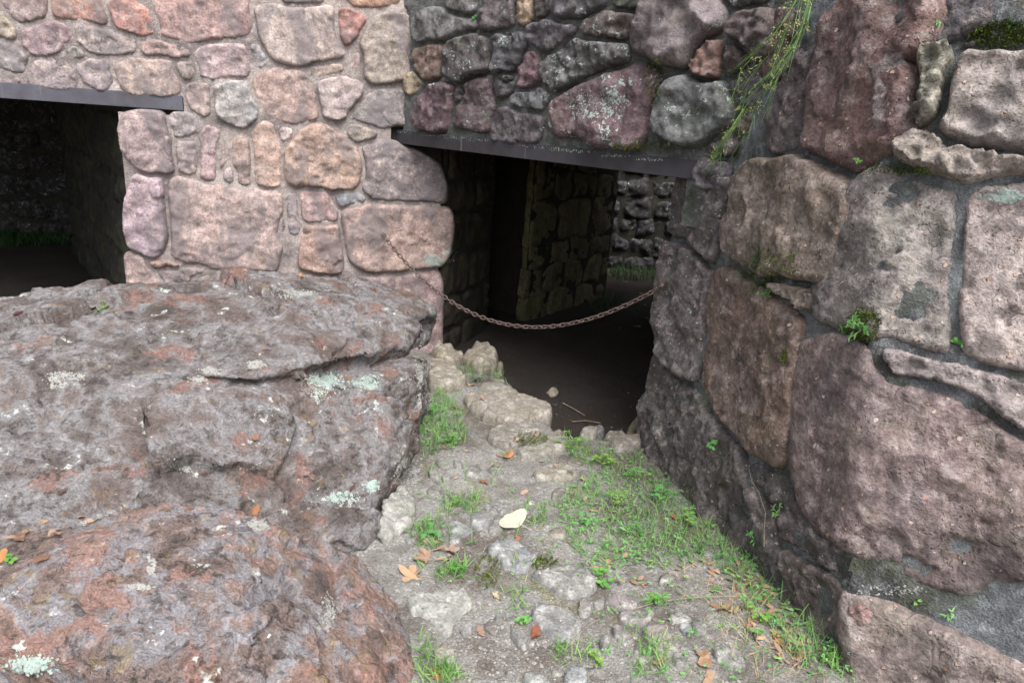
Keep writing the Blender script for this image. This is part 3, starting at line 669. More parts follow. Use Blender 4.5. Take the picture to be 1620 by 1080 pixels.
# ------------------------------------------------------------------ masonry: battered wall on the right
DC = [
 (R4, K, (121, 96, 98), .6, '20,280 60,180 110,120 232,150 212,230 150,330 90,432 30,402', dict(h=.04)),
 (R4, K, (127, 115, 117), .25, '80,860 100,720 170,500 200,330 290,230 330,250 320,400 262,560 252,862 160,902', dict(h=.03)),
 (R4, K, (133, 105, 103), .2, '290,850 272,650 312,420 400,200 470,60 560,-120 900,-120 920,100 862,260 745,330 762,420 800,500 772,640 790,780 700,902 600,962 480,962 430,930', dict(h=.06, bevel=.16)),
 (R4, K, (114, 103, 103), .4, '752,312 900,272 930,330 952,450 958,560 880,682 805,780 786,700 806,500 770,400', dict(frame=FD, h=.05)),
 (R4, K, (98, 96, 102), .2, '930,90 980,-120 1480,-120 1462,100 1390,182 1250,232 1130,262 1000,262 930,212', dict(frame=FD, h=.06)),
 (R4, K, (88, 86, 71), .2, '1490,-120 1900,-120 1900,285 1480,292 1300,292 1210,300 1240,242 1380,200 1470,120', dict(frame=FD, h=.03)),
 (R4, K, (170, 166, 150), .2, '930,310 990,260 1100,270 1202,330 1160,400 1130,560 1090,682 1000,702 900,692 956,560 960,420', dict(frame=FD, h=.10)),
 (R4, K, (165, 155, 149), .4, '1160,400 1280,310 1400,290 1900,300 1900,930 1540,912 1400,882 1230,862 1120,792 1140,600 1150,480', dict(frame=FD, h=.09)),
 (R4, K, (182, 170, 160), .3, '890,870 980,830 1080,840 1200,880 1400,910 1900,990 1900,1090 1480,1072 1240,1052 1080,1012 960,952', dict(frame=FD, h=.10, smooth=1)),
 (Z, 1, (146, 131, 119), .25, '1155,302 1180,268 1240,258 1300,275 1320,300 1322,340 1302,395 1290,430 1250,446 1200,440 1165,412 1140,370', dict(h=.08)),
 (R7, K, (108, 101, 103), .75, '1020,330 1050,180 1100,110 1180,100 1330,130 1390,190 1312,270 1282,400 1240,562 1180,542 1100,472 1020,442', dict(h=.07)),
 (Z, 1, (114, 106, 106), .5, '1048,440 1060,387 1072,380 1088,397 1106,413 1111,436 1106,478 1103,540 1100,572 1088,595 1070,588 1049,570 1040,550 1041,500', dict(h=.07)),
 (Z, 1, (134, 113, 102), .25, '1130,442 1160,432 1200,452 1250,482 1258,510 1245,560 1238,620 1235,680 1225,740 1190,702 1150,662 1120,622 1112,572 1120,500', dict(h=.05)),
 (Z, 1, (108, 103, 101), .3, '1033,562 1060,598 1095,626 1120,661 1150,701 1180,752 1222,802 1232,852 1230,930 1150,860 1100,790 1050,745 1008,700 1020,640', dict(h=.04, rough=.012)),
 (Z, 1, (140, 122, 120), .15, '1250,545 1290,525 1345,530 1390,560 1406,600 1450,606 1500,616 1550,648 1600,688 1690,730 1690,900 1590,930 1540,945 1480,935 1420,915 1360,885 1300,850 1252,800 1238,730 1240,640', dict(h=.05, bevel=.14, wrap=True, mg=.004)),
 (Z, 1, (148, 141, 137), .5, '1290,470 1310,400 1340,320 1360,292 1400,280 1450,290 1500,300 1520,350 1510,400 1505,480 1510,540 1500,570 1440,547 1400,536 1350,530 1300,500', dict(h=.045, bevel=.14, wrap=True)),
 (Z, 1, (194, 179, 174), .3, '1525,320 1560,292 1620,276 1740,280 1740,600 1620,582 1560,575 1517,560 1513,500 1521,400', dict(frame=FD, h=.05, bevel=.12, mg=.012)),
 (Z, 1, (161, 150, 149), .45, '1380,560 1400,545 1450,560 1520,575 1580,592 1700,640 1700,715 1600,668 1545,630 1500,609 1450,598 1412,598', dict(frame=FD, h=.06, mg=.006)),
 (Z, 1, (149, 135, 129), .3, '1325,932 1380,940 1440,962 1500,990 1560,1022 1640,1062 1740,1110 1740,1260 1420,1260 1345,1110 1322,1010', dict(frame=FD, h=.05, bevel=.2, mg=.002)),
 (Z, 1, (114, 105, 100), .2, '1235,862 1270,882 1300,902 1322,932 1318,1000 1335,1090 1400,1220 1340,1200 1285,1070 1250,990 1232,930', dict(h=.03, rough=.012)),
 (Z, 1, (93, 87, 87), .2, '1182,742 1230,750 1250,810 1310,862 1320,900 1272,876 1237,852 1225,800', dict(h=.03)),
 (Z, 1, (183, 143, 138), .1, '1345,955 1365,948 1384,960 1383,980 1366,986 1348,976', dict(frame=FD, h=.02, lift=.05, nofit=True)),
 (Z, 1, (195, 179, 163), .2, '1200,441 1235,440 1276,461 1262,481 1225,466', dict(h=.07)),
]
wc = thing('stone_wall', 'leaning wall of large purple and grey boulders beside the path', 'wall', FC.at(0.8, 0.0))
wall_stones(FC, wc, M['conglomerate'], DC, 0.04, 0.0098, und=1.0, rough=.007, chip=.03, bevel=.10, wob=.05, maxgrow=.034, gap=.013)
sheet('mortar', FC, [[(-.02, -.25), (corner_c(-.25) + .01, -.25), (corner_c(2.2) + .01, 2.2), (-.25, 2.2), (-.06, 1.38), (C(1094, 275)[0] + .0, 1.3), (C(1050, 440)[0] + .015, C(1050, 440)[1]), (C(1038, 560)[0] + .02, C(1038, 560)[1]), (C(1020, 680)[0] + .03, C(1020, 680)[1])]], 0.014, 0.018, 0.012, M['mortar_blue'], wc, 5.0)
sheet('mortar', FD, [[(corner_s(-.25) - .01, -.25), (2.6, -.25), (2.6, 2.2), (corner_s(2.2) - .01, 2.2)]], 0.022, 0.012, 0.012, M['mortar_blue'], wc, 15.0)
def slab_solid(frame, P, c0, c1):
    n = len(P); v = [frame.at(s, t, c) for c in (c0, c1) for s, t in P]
    f = [tuple(range(n)), tuple(range(2 * n - 1, n - 1, -1))] + [(n + i, n + (i + 1) % n, (i + 1) % n, i) for i in range(n)]
    return link_mesh('core', v, f, M['ceiling'], wc, smooth=False)
slab_solid(FC, [(.06, -.3), (corner_c(-.3) - .04, -.3), (corner_c(2.9) - .04, 2.9), (-.05, 2.9)], -.05, -.5)
slab_solid(FD, [(corner_s(-.3) + .04, -.3), (2.6, -.3), (2.6, 2.9), (corner_s(2.9) + .04, 2.9)], -.05, -.5)
# ------------------------------------------------------------------ inside: reveals, inner pier, far wall, ceiling
def rows(s0, s1, t0, t1, rh, asp, seed, gap=0.012, jit=0.18):
    r = random.Random(seed); t = t0; out = []
    while t < t1:
        hh = rh * r.uniform(0.75, 1.3); s = s0 - r.uniform(0, 0.2)
        while s < s1:
            ww = hh * asp * r.uniform(0.7, 1.5); j = lambda k: r.uniform(-k, k)
            a, b, c, d = s + gap, s + ww - gap, t + gap, t + hh - gap
            out.append([(max(s0, a) + j(jit) * hh * .3, c + j(jit) * hh * .5), ((a + b) / 2, c + j(jit) * hh * .35), (min(b, s1), c + j(jit) * hh * .5), (min(b, s1) + j(jit) * hh * .25, (c + d) / 2), (min(b, s1), d + j(jit) * hh * .5), ((a + b) / 2, d + j(jit) * hh * .35), (max(s0, a), d + j(jit) * hh * .5), (max(s0, a) + j(jit) * hh * .25, (c + d) / 2)])
            if min(b, s1) - max(s0, a) < 0.06: out.pop()
            s += ww
        t += hh
    return out, r
def block_wall(frame, L, z1, rh, asp, seed, cols, mat, mmat, parent, h=0.035, sp=0.03, gap=0.012, jit=0.18, z0=-0.2):
    polys, r = rows(0, L, z0, z1, rh, asp, seed, gap, jit)
    for p in polys:
        make_stone('stone', frame, p, h * r.uniform(0.7, 1.3), r.choice(cols), r.uniform(0, .5), mat, parent, sp=sp, bevel=.3, rough=.012)
    sheet('mortar', frame, [[(0, z0), (L, z0), (L, z1), (0, z1)]], 0.004, 0.01, 0.05, mmat, parent)

pjR = FA.at(A(706, 420)[0], 0); pjL = FA.at(A(200, 300)[0], 0)
pts = [(pjL.x + .02, pjL.y + .05), (pjR.x - .06, pjR.y + .05), (-0.33, 5.0), (0.87, 6.6), (-4.5, 6.8)]
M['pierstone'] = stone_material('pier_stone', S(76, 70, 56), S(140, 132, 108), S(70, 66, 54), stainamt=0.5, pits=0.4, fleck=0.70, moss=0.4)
pier = thing('masonry_pier', 'dark mossy block pier inside the chained doorway', 'pier', (-0.6, 5.2, -.1))
prism('core', [pts[0], pts[1], (-0.38, 5.04), (-1.0, 5.5), (-4.4, 6.85)], -0.3, 1.6, M['ceiling'], pier)
prism('core', [(0.12, 5.63), (0.83, 6.68), (-.3, 7.2), (-.7, 6.2)], -0.3, 1.6, M['ceiling'], pier)
brown = [(142, 132, 102), (128, 122, 92), (150, 136, 110), (118, 112, 88), (138, 132, 94)]
f1 = vertical_frame(Vector((pjR.x - .03, pjR.y + .02, 0)), Vector((-0.31, 5.02, 0)))
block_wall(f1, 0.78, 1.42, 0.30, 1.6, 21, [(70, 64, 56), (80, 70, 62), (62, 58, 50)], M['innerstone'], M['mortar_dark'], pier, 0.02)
f2 = vertical_frame(Vector((0.07, 5.53, 0)), Vector((0.87, 6.6, 0)))
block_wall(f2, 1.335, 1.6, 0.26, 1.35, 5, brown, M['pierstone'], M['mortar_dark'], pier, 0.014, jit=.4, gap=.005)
f3 = vertical_frame(Vector((-4.5, 6.8, 0)), Vector((pjL.x + .02, pjL.y + .05, 0)))
jamb = thing('masonry_pier', 'dark block reveal running back inside the left opening', 'pier', (-3.2, 5.3, -.1))
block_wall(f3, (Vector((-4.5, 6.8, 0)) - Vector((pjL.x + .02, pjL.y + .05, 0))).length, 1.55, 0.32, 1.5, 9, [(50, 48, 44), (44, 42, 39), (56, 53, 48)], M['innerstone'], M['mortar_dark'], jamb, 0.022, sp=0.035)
far = thing('stone_wall', 'far wall of dark rounded stones seen through the doorway', 'wall', (1.4, 8.2, -.1))
f4 = vertical_frame(Vector((-8.5, 7.35, 0)), Vector((4.2, 8.35, 0)))
# stones only where an opening shows them
def far_part(px0, px1, seed, hi):
    d0, d1 = f4.hit(px0, 350)[0], f4.hit(px1, 350)[0]
    polys, r = rows(d0, d1, -0.15, hi, 0.24, 1.3, seed, 0.005, 0.42)
    for p in polys:
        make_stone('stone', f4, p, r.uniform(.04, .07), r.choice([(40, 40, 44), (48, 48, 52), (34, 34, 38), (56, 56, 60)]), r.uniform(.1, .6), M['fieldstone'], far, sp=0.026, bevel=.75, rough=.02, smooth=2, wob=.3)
far_part(930, 1140, 4, 1.5); far_part(-60, 230, 14, 1.7)
sheet('mortar', f4, [[(0, -.2), (12.6, -.2), (12.6, 3.4), (0, 3.4)]], 0.012, 0.014, 0.06, M['mortar_dark'], far)
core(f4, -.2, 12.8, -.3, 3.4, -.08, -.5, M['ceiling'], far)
side = thing('stone_wall', 'dark inner side wall behind the right end of the steel lintel', 'wall', (1.4, 5, -.1))
f5 = vertical_frame(Vector((2.3, 6.6, 0)), Vector((0.86, 3.2, 0)))
core(f5, -.1, 3.6, -.3, 1.6, 0, -.5, M['ceiling'], side)
aR = FA.at(A(655, 100)[0], 0)
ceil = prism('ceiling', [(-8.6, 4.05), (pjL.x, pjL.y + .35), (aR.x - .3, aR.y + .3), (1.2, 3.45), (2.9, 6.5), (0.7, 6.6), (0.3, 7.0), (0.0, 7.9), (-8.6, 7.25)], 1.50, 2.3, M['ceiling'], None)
ceil['kind'] = 'structure'; ceil['label'] = 'dark masonry ceiling over the chambers'
lw = thing('stone_wall', 'dark end wall deep inside the left opening', 'wall', (-8.5, 5.5, -.1))
f6 = vertical_frame(Vector((-8.5, 4.0, 0)), Vector((-8.5, 8.5, 0)))
core(f6, 0, 4.6, -.3, 3.4, 0, -.4, M['ceiling'], lw)

# ------------------------------------------------------------------ boulders
def boulder(name, hulls, voxel, seed, amp, label, mat):
    bm = bmesh.new()
    for pts_ in hulls:
        vs = [bm.verts.new(p) for p in pts_]; r = bmesh.ops.convex_hull(bm, input=vs)
        junk = [g for g in r['geom_interior'] if isinstance(g, bmesh.types.BMVert)]
        bmesh.ops.delete(bm, geom=list(set(junk)), context='VERTS')
    me = bpy.data.meshes.new(name); bm.to_mesh(me); bm.free()
    o = bpy.data.objects.new(name, me); COL.objects.link(o)
    md = o.modifiers.new('r', 'REMESH'); md.mode = 'VOXEL'; md.voxel_size = voxel
    sm = o.modifiers.new('s', 'SMOOTH'); sm.factor = 0.5; sm.iterations = 6
    dg = bpy.context.evaluated_depsgraph_get(); ev = o.evaluated_get(dg); m2 = bpy.data.meshes.new_from_object(ev)
    o.modifiers.clear(); o.data = m2; bpy.data.meshes.remove(me)
    n = len(m2.vertices); V = np.empty(n * 3); m2.vertices.foreach_get('co', V); V = V.reshape(-1, 3)
    from mathutils.kdtree import KDTree
    for k, (f, a, kind) in enumerate(amp):
        m2.update(); N = np.empty(n * 3); m2.vertex_normals.foreach_get('vector', N); N = N.reshape(-1, 3)
        Q = V * np.array((.9, 1., 1.1)) * f + seed + k * 17
        if kind == 'f': d = fbm(Q, 4, 0.55)
        elif kind == 'r': d = ridged(Q, 4, 0.55) - 0.9
        elif kind == 'c':          # chipped facets: each cell a plane of its own
            rs = np.random.RandomState(k + int(seed * 10)); lo_, hi_ = Q.min(0), Q.max(0); nc = max(8, int(np.prod(hi_ - lo_) * .8)); Cc = rs.uniform(lo_, hi_, (nc, 3)); U = rs.normal(size=(nc, 3)) * .55
            kd = KDTree(nc)
            for i_, c_i in enumerate(Cc): kd.insert(c_i, i_)
            kd.balance(); Qw = Q + np.stack([fbm(Q * 1.3 + s__, 2) for s__ in (1, 5, 9)], 1) * .35
            idx = np.array([kd.find(q_)[1] for q_ in Qw]); d = np.clip(((Q - Cc[idx]) * U[idx]).sum(1), -1, 1)
        elif kind == 't':          # plates with sharp little edges
            tr = fbm(Q, 3, 0.55) * 5; tf = np.floor(tr); tq = np.clip((tr - tf - .38) / .24, 0, 1); d = (tf + tq * tq * (3 - 2 * tq)) / 5
        else:                      # ledges: flat steps of bedding
            b_ = V[:, 2] * f + V[:, 1] * f * 0.35 + fbm(V * 2.2 + seed, 3) * 1.6; q = b_ - np.floor(b_); d = np.clip(q * 3.0, 0, 1) - q
        V = V + N * (d * a)[:, None]; m2.vertices.foreach_set('co', V.ravel())
    m2.update(); m2.shade_smooth(); m2.materials.clear(); m2.materials.append(mat); m2.name = name
    tag(o, label, 'boulder'); return o
g = lambda l: [atz(*p) for p in l]
def low(l, z): return [Vector((p.x, p.y + .08, z)) for p in l]
topb = g([(165, 484, .62), (270, 454, .68), (400, 433, .72), (560, 441, .68), (640, 455, .62), (684, 486, .555)])
ridge_ = g([(640, 542, .50), (560, 553, .525), (500, 565, .54), (465, 585, .53), (380, 600, .52), (280, 590, .53), (140, 570, .54)])
left_ = g([(-380, 490, .56), (-380, 560, .50)])
slab = topb + ridge_ + left_ + low(topb, .35) + [p + Vector((-.015, .055, -.10)) for p in ridge_[:4]]
lobe = g([(-380, 470, .57), (0, 466, .62), (60, 466, .61), (98, 486, .57), (100, 560, .5), (-380, 600, .44)]); lobe += low(lobe, .2)
body = g([(674, 570, .40), (664, 650, .12), (640, 728, 0), (604, 800, 0), (578, 872, 0), (500, 872, .06), (420, 845, .13), (300, 822, .22), (160, 835, .24), (0, 860, .23), (-380, 890, .2), (618, 608, .40), (520, 606, .455), (440, 625, .47), (300, 610, .50), (100, 570, .54), (-380, 560, .50)])
body += low(topb, -.1) + [p + Vector((0, 0, -.3)) for p in g([(578, 872, 0), (500, 866, .07), (420, 832, .1), (0, 810, .2), (-380, 880, .15)])]
b1 = boulder('boulder', [slab, lobe, body], 0.009, 3.3, [(2.2, .030, 'f'), (2.6, .046, 'c'), (7, .018, 'c'), (8, .008, 'f'), (19, .0075, 'c'), (45, .003, 'f')], 'huge grey and rust boulder sloping up in front of the pink wall', M['boulder'])
h2 = g([(60, 900, .36), (110, 868, .37), (150, 838, .37), (220, 806, .37), (320, 802, .37), (380, 814, .34), (430, 843, .29), (520, 882, .20), (575, 900, .12), (636, 952, .04), (650, 1030, 0), (656, 1100, 0), (640, 1250, -.02), (400, 1250, .05), (10, 922, .34), (-220, 930, .28), (120, 948, .33), (205, 1005, .29), (270, 1090, .24), (340, 1200, .14), (400, 960, .30), (500, 1010, .20)])
h2 += [Vector((p.x, p.y, -.15)) for p in h2[:14]] + [p + Vector((0, .06, -.22)) for p in g([(120, 948, .33), (205, 1005, .29), (270, 1090, .24), (10, 922, .34)])]
h2 = [p for p in h2 if not (p.z < -.1 and p.y < 1.25 and p.x < -.55)]
b2 = boulder('boulder', [h2], 0.0075, 9.1, [(3.4, .028, 'f'), (4.5, .034, 'c'), (8, .016, 'f'), (12, .012, 'c'), (26, .006, 'c'), (60, .003, 'f')], 'low rust pink boulder with yellow blotches in the front left corner', M['boulder_rust'])
h3 = g([(-220, 975, .10), (60, 990, .09), (140, 1030, .08), (200, 1085, .06), (250, 1200, .04), (-220, 1200, .07)]); h3 += [Vector((p.x, p.y, -.15)) for p in h3]
b3 = boulder('boulder', [h3], 0.0085, 15.7, [(4, .03, 'f'), (9, .018, 'r'), (22, .010, 'f'), (50, .004, 'f')], 'dark flat rock with white lichen specks in the bottom left corner', M['boulder'])
h4 = g([(612, 790, .06), (640, 765, .05), (655, 790, .035), (645, 830, .03), (606, 850, .03), (596, 830, .05)]); h4 += [Vector((p.x, p.y, -.1)) for p in h4]
b4 = boulder('rock', [h4], 0.008, 21.0, [(6, .02, 'f'), (14, .014, 'r'), (34, .007, 'f')], 'small pale lichen covered rock at the foot of the huge boulder', M['pathstone'])
b4['category'] = 'rock'; cc = S(160, 158, 152); b4.color = (cc[0], cc[1], cc[2], .8)

# ------------------------------------------------------------------ path stones
FG = Frame((0, 0, 0), (1, 0, 0), (0, 1, 0))
z1, z2, z3, z4, q = (660, 530), (640, 700), (640, 880), (900, 880), 5.4
G1, G2, G3 = (176, 166, 152), (164, 162, 158), (150, 148, 144)
DG = [
 (z1, q, (186, 176, 160), .1, '560,690 620,640 870,530 1000,570 1110,610 1152,650 1130,690 1000,692 880,732 760,762 680,722', dict(h=.06, bevel=.05, smooth=0, back=.16, und=.08, rough=.0025, wob=.03)),
 (z1, q, (180, 170, 156), .1, '450,620 560,560 700,500 800,480 868,528 740,588 616,633 520,655', dict(h=.055, bevel=.05, smooth=0, back=.14, und=.08, rough=.003, wob=.03)),
 (z1, q, G1, .1, '400,540 500,500 560,430 700,430 796,478 690,508 556,556 440,580', dict(h=.048, back=.12, und=.1, bevel=.07, rough=.004, smooth=0, wob=.05)),
 (z1, q, (160, 152, 142), .2, '600,860 700,790 830,750 920,737 1010,790 1065,850 980,882 860,932 760,972 650,932', dict(h=.04, rough=.006, back=.12, bevel=.1, und=.2)),
 (z1, q, (172, 166, 154), .2, '840,990 1050,880 1190,870 1300,930 1280,970 1150,1002 1000,1062 900,1052', dict(h=.035)),
 (z1, q, (188, 174, 152), .1, '130,110 165,40 230,60 330,110 390,120 402,170 330,232 250,232 140,172', dict(h=.07, back=.2, bevel=.3, und=1, wob=.2)),
 (z1, q, (184, 172, 150), .1, '400,130 480,75 560,50 630,80 682,150 692,220 620,262 520,272 430,222', dict(h=.085, back=.2, bevel=.35, und=1, wob=.2)),
 (z1, q, (180, 166, 146), .1, '120,222 200,232 330,292 352,322 200,312 110,302', dict(h=.06, back=.15)),
 (z1, q, (184, 174, 156), .1, '100,332 200,297 330,332 432,385 350,422 200,442 100,432', dict(h=.07, back=.15)),
 (z1, q, (164, 158, 140), .1, '620,370 690,350 742,390 742,435 640,422', dict(h=.04, back=.2)),
 (z1, q, (160, 150, 132), .1, '690,240 730,240 737,300 690,312', dict(h=.05, back=.2)),
 (z1, q, (176, 166, 152), .1, '1395,780 1440,730 1552,740 1530,800 1480,832 1410,822', dict(h=.05, lift=-.04, back=.1)),
 (z1, q, (120, 120, 124), .1, '1520,700 1590,685 1612,740 1540,742', dict(h=.04, lift=-.06, back=.1)),
 (z1, q, (150, 138, 122), .1, '1170,780 1230,770 1292,830 1180,852', dict(h=.04, lift=-.03)),
 (R11, K, (158, 148, 138), .1, '630,680 740,640 820,640 822,700 690,717', dict(h=.07)),
 (R11, K, (150, 142, 122), .1, '610,590 700,580 762,620 640,642', dict(h=.06, lift=-.03, back=.1)),
 (R11, K, (152, 142, 112), .1, '730,570 770,490 800,450 850,450 832,530 800,592', dict(h=.09, lift=-.07, back=.1, bevel=.5)),
 (z2, q, G1, .2, '1100,250 1180,200 1350,180 1470,230 1472,290 1330,312 1160,312'),
 (z2, q, G3, .1, '715,220 760,190 862,200 850,252 740,262'), (z2, q, G3, .1, '520,250 560,210 642,200 640,242 540,282'),
 (z2, q, G2, .4, '330,270 400,250 392,302 330,322'), (z2, q, G3, .2, '190,380 260,340 302,380 290,432 210,442'),
 (z2, q, G2, .3, '260,150 330,130 392,200 330,222'), (z2, q, G3, .3, '200,210 260,220 312,300 290,342 220,272'),
 (z2, q, G2, .5, '420,140 470,130 492,190 430,212'),
 (z2, q, (160, 164, 164), .2, '380,640 480,640 588,710 520,762 420,742 385,690', dict(h=.03, smooth=1)), (z2, q, (164, 166, 166), .2, '548,640 650,580 768,612 728,662 718,708 622,708', dict(h=.03, smooth=1)),
 (z2, q, (160, 164, 164), .2, '380,760 470,750 472,820 400,842'), (z2, q, G2, .2, '724,694 780,640 880,640 802,762 722,742', dict(smooth=1)),
 (z2, q, G3, .35, '670,520 800,460 1000,480 1052,560 940,602 780,602', dict(h=.025)),
 (z2, q, (168, 170, 172), .4, '700,880 780,800 960,830 1100,910 1122,1030 1040,1082 860,1052 800,960', dict(h=.05, rough=.015)),
 (z2, q, G1, .2, '1220,740 1290,705 1400,720 1442,760 1340,792 1240,782'), (z2, q, G3, .2, '1040,340 1100,330 1192,400 1140,432 1070,402'),
 (z2, q, G2, .3, '20,740 100,730 92,812 20,832'),
 (z3, q, (190, 190, 184), .3, '20,330 120,290 250,280 400,260 520,230 562,330 592,400 480,472 410,522 412,610 340,662 290,590 170,482 60,462', dict(h=.03)),
 (z3, q, G2, .5, '1080,140 1250,60 1420,40 1640,130 1640,250 1480,312 1320,292 1200,202', dict(h=.05, rough=.014)),
 (z3, q, (164, 164, 164), .3, '1090,420 1150,380 1300,380 1440,450 1522,560 1480,642 1290,672 1180,562 1100,472', dict(h=.06, smooth=1)),
 (z3, q, G3, .3, '1500,390 1560,340 1602,420 1560,482 1490,472'), (z3, q, G3, .2, '880,600 960,580 1062,640 1040,762 990,742', dict(h=.035)),
 (z3, q, G2, .2, '480,590 540,570 572,610 510,652'), (z3, q, (172, 176, 172), .3, '1030,1000 1100,970 1252,1060 1180,1102 1040,1082'),
 (z3, q, G2, .3, '870,960 940,940 962,1000 920,1042'), (z3, q, (176, 166, 156), .2, '250,780 330,700 422,760 420,862 330,902 250,862', dict(h=.04)),
 (z3, q, (166, 172, 176), .6, '1380,980 1480,930 1562,980 1540,1100 1380,1100', dict(h=.04)), (z3, q, G3, .2, '780,500 850,480 862,540 790,562'), (z3, q, G2, .3, '870,520 930,500 962,530 900,562'),
 (z4, q, (168, 156, 156), .3, '320,360 360,300 450,300 570,350 592,400 490,412 380,392', dict(h=.05)),
 (z4, q, (166, 158, 158), .5, '430,480 480,435 560,450 652,500 650,552 560,547 460,512', dict(h=.045)),
 (z4, q, (150, 142, 140), .95, '370,580 430,570 520,650 562,720 480,732 400,662', dict(h=.04)),
 (z4, q, (176, 162, 156), .3, '640,600 700,560 830,560 872,660 880,740 820,792 720,772 670,682', dict(h=.05)),
 (z4, q, G2, .95, '870,500 950,480 1052,530 1000,562 880,542'), (z4, q, G2, .98, '1050,560 1160,560 1182,650 1090,652'),
 (z4, q, (150, 158, 160), .4, '950,580 1020,560 1042,620 980,652', dict(h=.03)), (z4, q, G2, .98, '1230,800 1340,790 1472,850 1500,930 1400,962 1280,882', dict(h=.04)),
 (z4, q, G3, .3, '270,720 320,670 342,740 290,802'), (z4, q, G3, .4, '880,840 960,820 1032,920 930,942', dict(h=.03)), (z4, q, G3, .2, '210,370 270,350 302,390 240,412'), (z4, q, G3, .3, '90,400 140,350 192,430 130,472'), (z4, q, G3, .3, '780,180 860,160 922,200 810,222'),
]
_fr = random.Random(5)
_path = np.array(parse('700,640 880,690 960,850 1080,900 1180,1000 1260,1090 680,1090 640,960 600,880 655,760'))
for _ in range(70):               # smaller half buried stones between the traced ones
    x, y = _fr.uniform(600, 1260), _fr.uniform(640, 1090)
    if not inside(np.array([[x, y]]), _path)[0]: continue
    r_ = _fr.uniform(7, 26) * (0.5 + (y - 600) / 600); a0 = _fr.uniform(0, 6.28); n_ = _fr.choice((5, 6, 7))
    DG.append(((0, 0), 1, _fr.choice([(150, 146, 140), (160, 156, 150), (138, 132, 126), (156, 146, 140)]), _fr.uniform(.1, .7), ' '.join('%.1f,%.1f' % (x + r_ * _fr.uniform(.7, 1.25) * math.cos(a0 + 6.283 * k / n_), y + .55 * r_ * _fr.uniform(.7, 1.25) * math.sin(a0 + 6.283 * k / n_)) for k in range(n_)), dict(h=_fr.uniform(.005, .015), smooth=1)))
for org, sc, col, li, pts_, *ex in DG:
    col = tuple(int(c * .85) for c in col)
    e = dict(h=.030, rough=.005, bevel=.14, back=.08, und=.2, wob=.14)
    if ex: e.update(ex[0])
    P = [atz(x, y, e['h'] * .6) for x, y in zpoly(org, sc, parse(pts_))]
    cx = sum(p.x for p in P) / len(P); cy = sum(p.y for p in P) / len(P)
    gz = float(ground_z([cx], [cy])[0]); gz = (max(gz, -.01) + (.008 if org == z1 else 0)) if 'lift' not in e else 0
    hh = e.pop('h') * (.6 if org != z1 else 1); lf = e.pop('lift', 0.0); e['back'] += .03
    o = make_stone('stone', Frame((0, 0, gz + lf - .004), (1, 0, 0), (0, 1, 0)), [(p.x, p.y) for p in P], hh, col, li, M['pathstone'], ground, sp=0.010, grow=.006, **e)
pb = [atz(x, y, z) for x, y, z in ((863, 620, -.085), (870, 614, -.06), (878, 612, -.06), (883, 619, -.085), (880, 627, -.10), (869, 628, -.10))]
pc = sum(pb, Vector()) / 6; pb = [pc + (p_ - pc) * 1.0 for p_ in pb] + [Vector((pc.x + dx, pc.y + dy, z)) for dx, dy, z in ((-.03, .02, -.12), (.03, .03, -.12), (0, -.03, -.12), (.02, .05, -.085), (-.02, .05, -.08), (0, 0, -.048))]
o = boulder('loose_stone', [pb], .006, 4.4, [(14, .012, 'f'), (30, .004, 'f')], 'loose pale cobble lying on the dark floor just inside the doorway', M['pathstone'])
o['category'] = 'stone'; cc = S(178, 164, 140); o.color = (cc[0], cc[1], cc[2], .1)
# ------------------------------------------------------------------ chain across the doorway
def torus_link(name, L, Wd, r, mat):
    bm = bmesh.new(); ns, nr = 20, 7; rings = []
    for i in range(ns):
        a = 2 * math.pi * i / ns; x = math.cos(a); y = math.sin(a)
        cx = (L / 2 - Wd / 2) * (1 if x > 0 else -1) + (Wd / 2 - r) * x if abs(x) > .15 else (L / 2 - Wd / 2) * x / .15
        c = Vector((cx, (Wd / 2 - r) * y, 0)); out = Vector((x, y, 0)).normalized()
        rings.append([bm.verts.new(c + out * (r * math.cos(2 * math.pi * k / nr)) + Vector((0, 0, r * math.sin(2 * math.pi * k / nr)))) for k in range(nr)])
    for i in range(ns):
        A_, B_ = rings[i], rings[(i + 1) % ns]
        for k in range(nr): bm.faces.new((A_[k], B_[k], B_[(k + 1) % nr], A_[(k + 1) % nr]))
    bmesh.ops.recalc_face_normals(bm, faces=bm.faces)
    me = bpy.data.meshes.new(name); bm.to_mesh(me); bm.free(); me.shade_smooth(); me.materials.append(mat); return me
ca = FA.at(*A(606, 368), 0.105); cb = FC.at(*FC.hit(1049, 452, .07), 0.07)
def chain_pt(t, sag): return ca.lerp(cb, t) + Vector((0, 0, -sag * 4 * t * (1 - t)))
def proj_y(p):
    d = p - CAM; z = d.dot(FW); return 540 - FPX * d.dot(UP) / z
sag = min((abs(max(proj_y(chain_pt(t / 40, s_ / 200)) for t in range(41)) - 517), s_ / 200) for s_ in range(20, 200))[1]
tt = np.linspace(0, 1, 1500); cp = np.array([chain_pt(t, sag) for t in tt]); Ls = np.r_[0, np.cumsum(np.linalg.norm(np.diff(cp, axis=0), axis=1))]
pitch = 0.0305; nl = int(Ls[-1] / pitch)
chain = thing('chain', 'rusty sagging iron chain strung across the low doorway', 'chain', ca)
lm = torus_link('link', 0.0445, 0.0275, 0.0041, M['rust'])
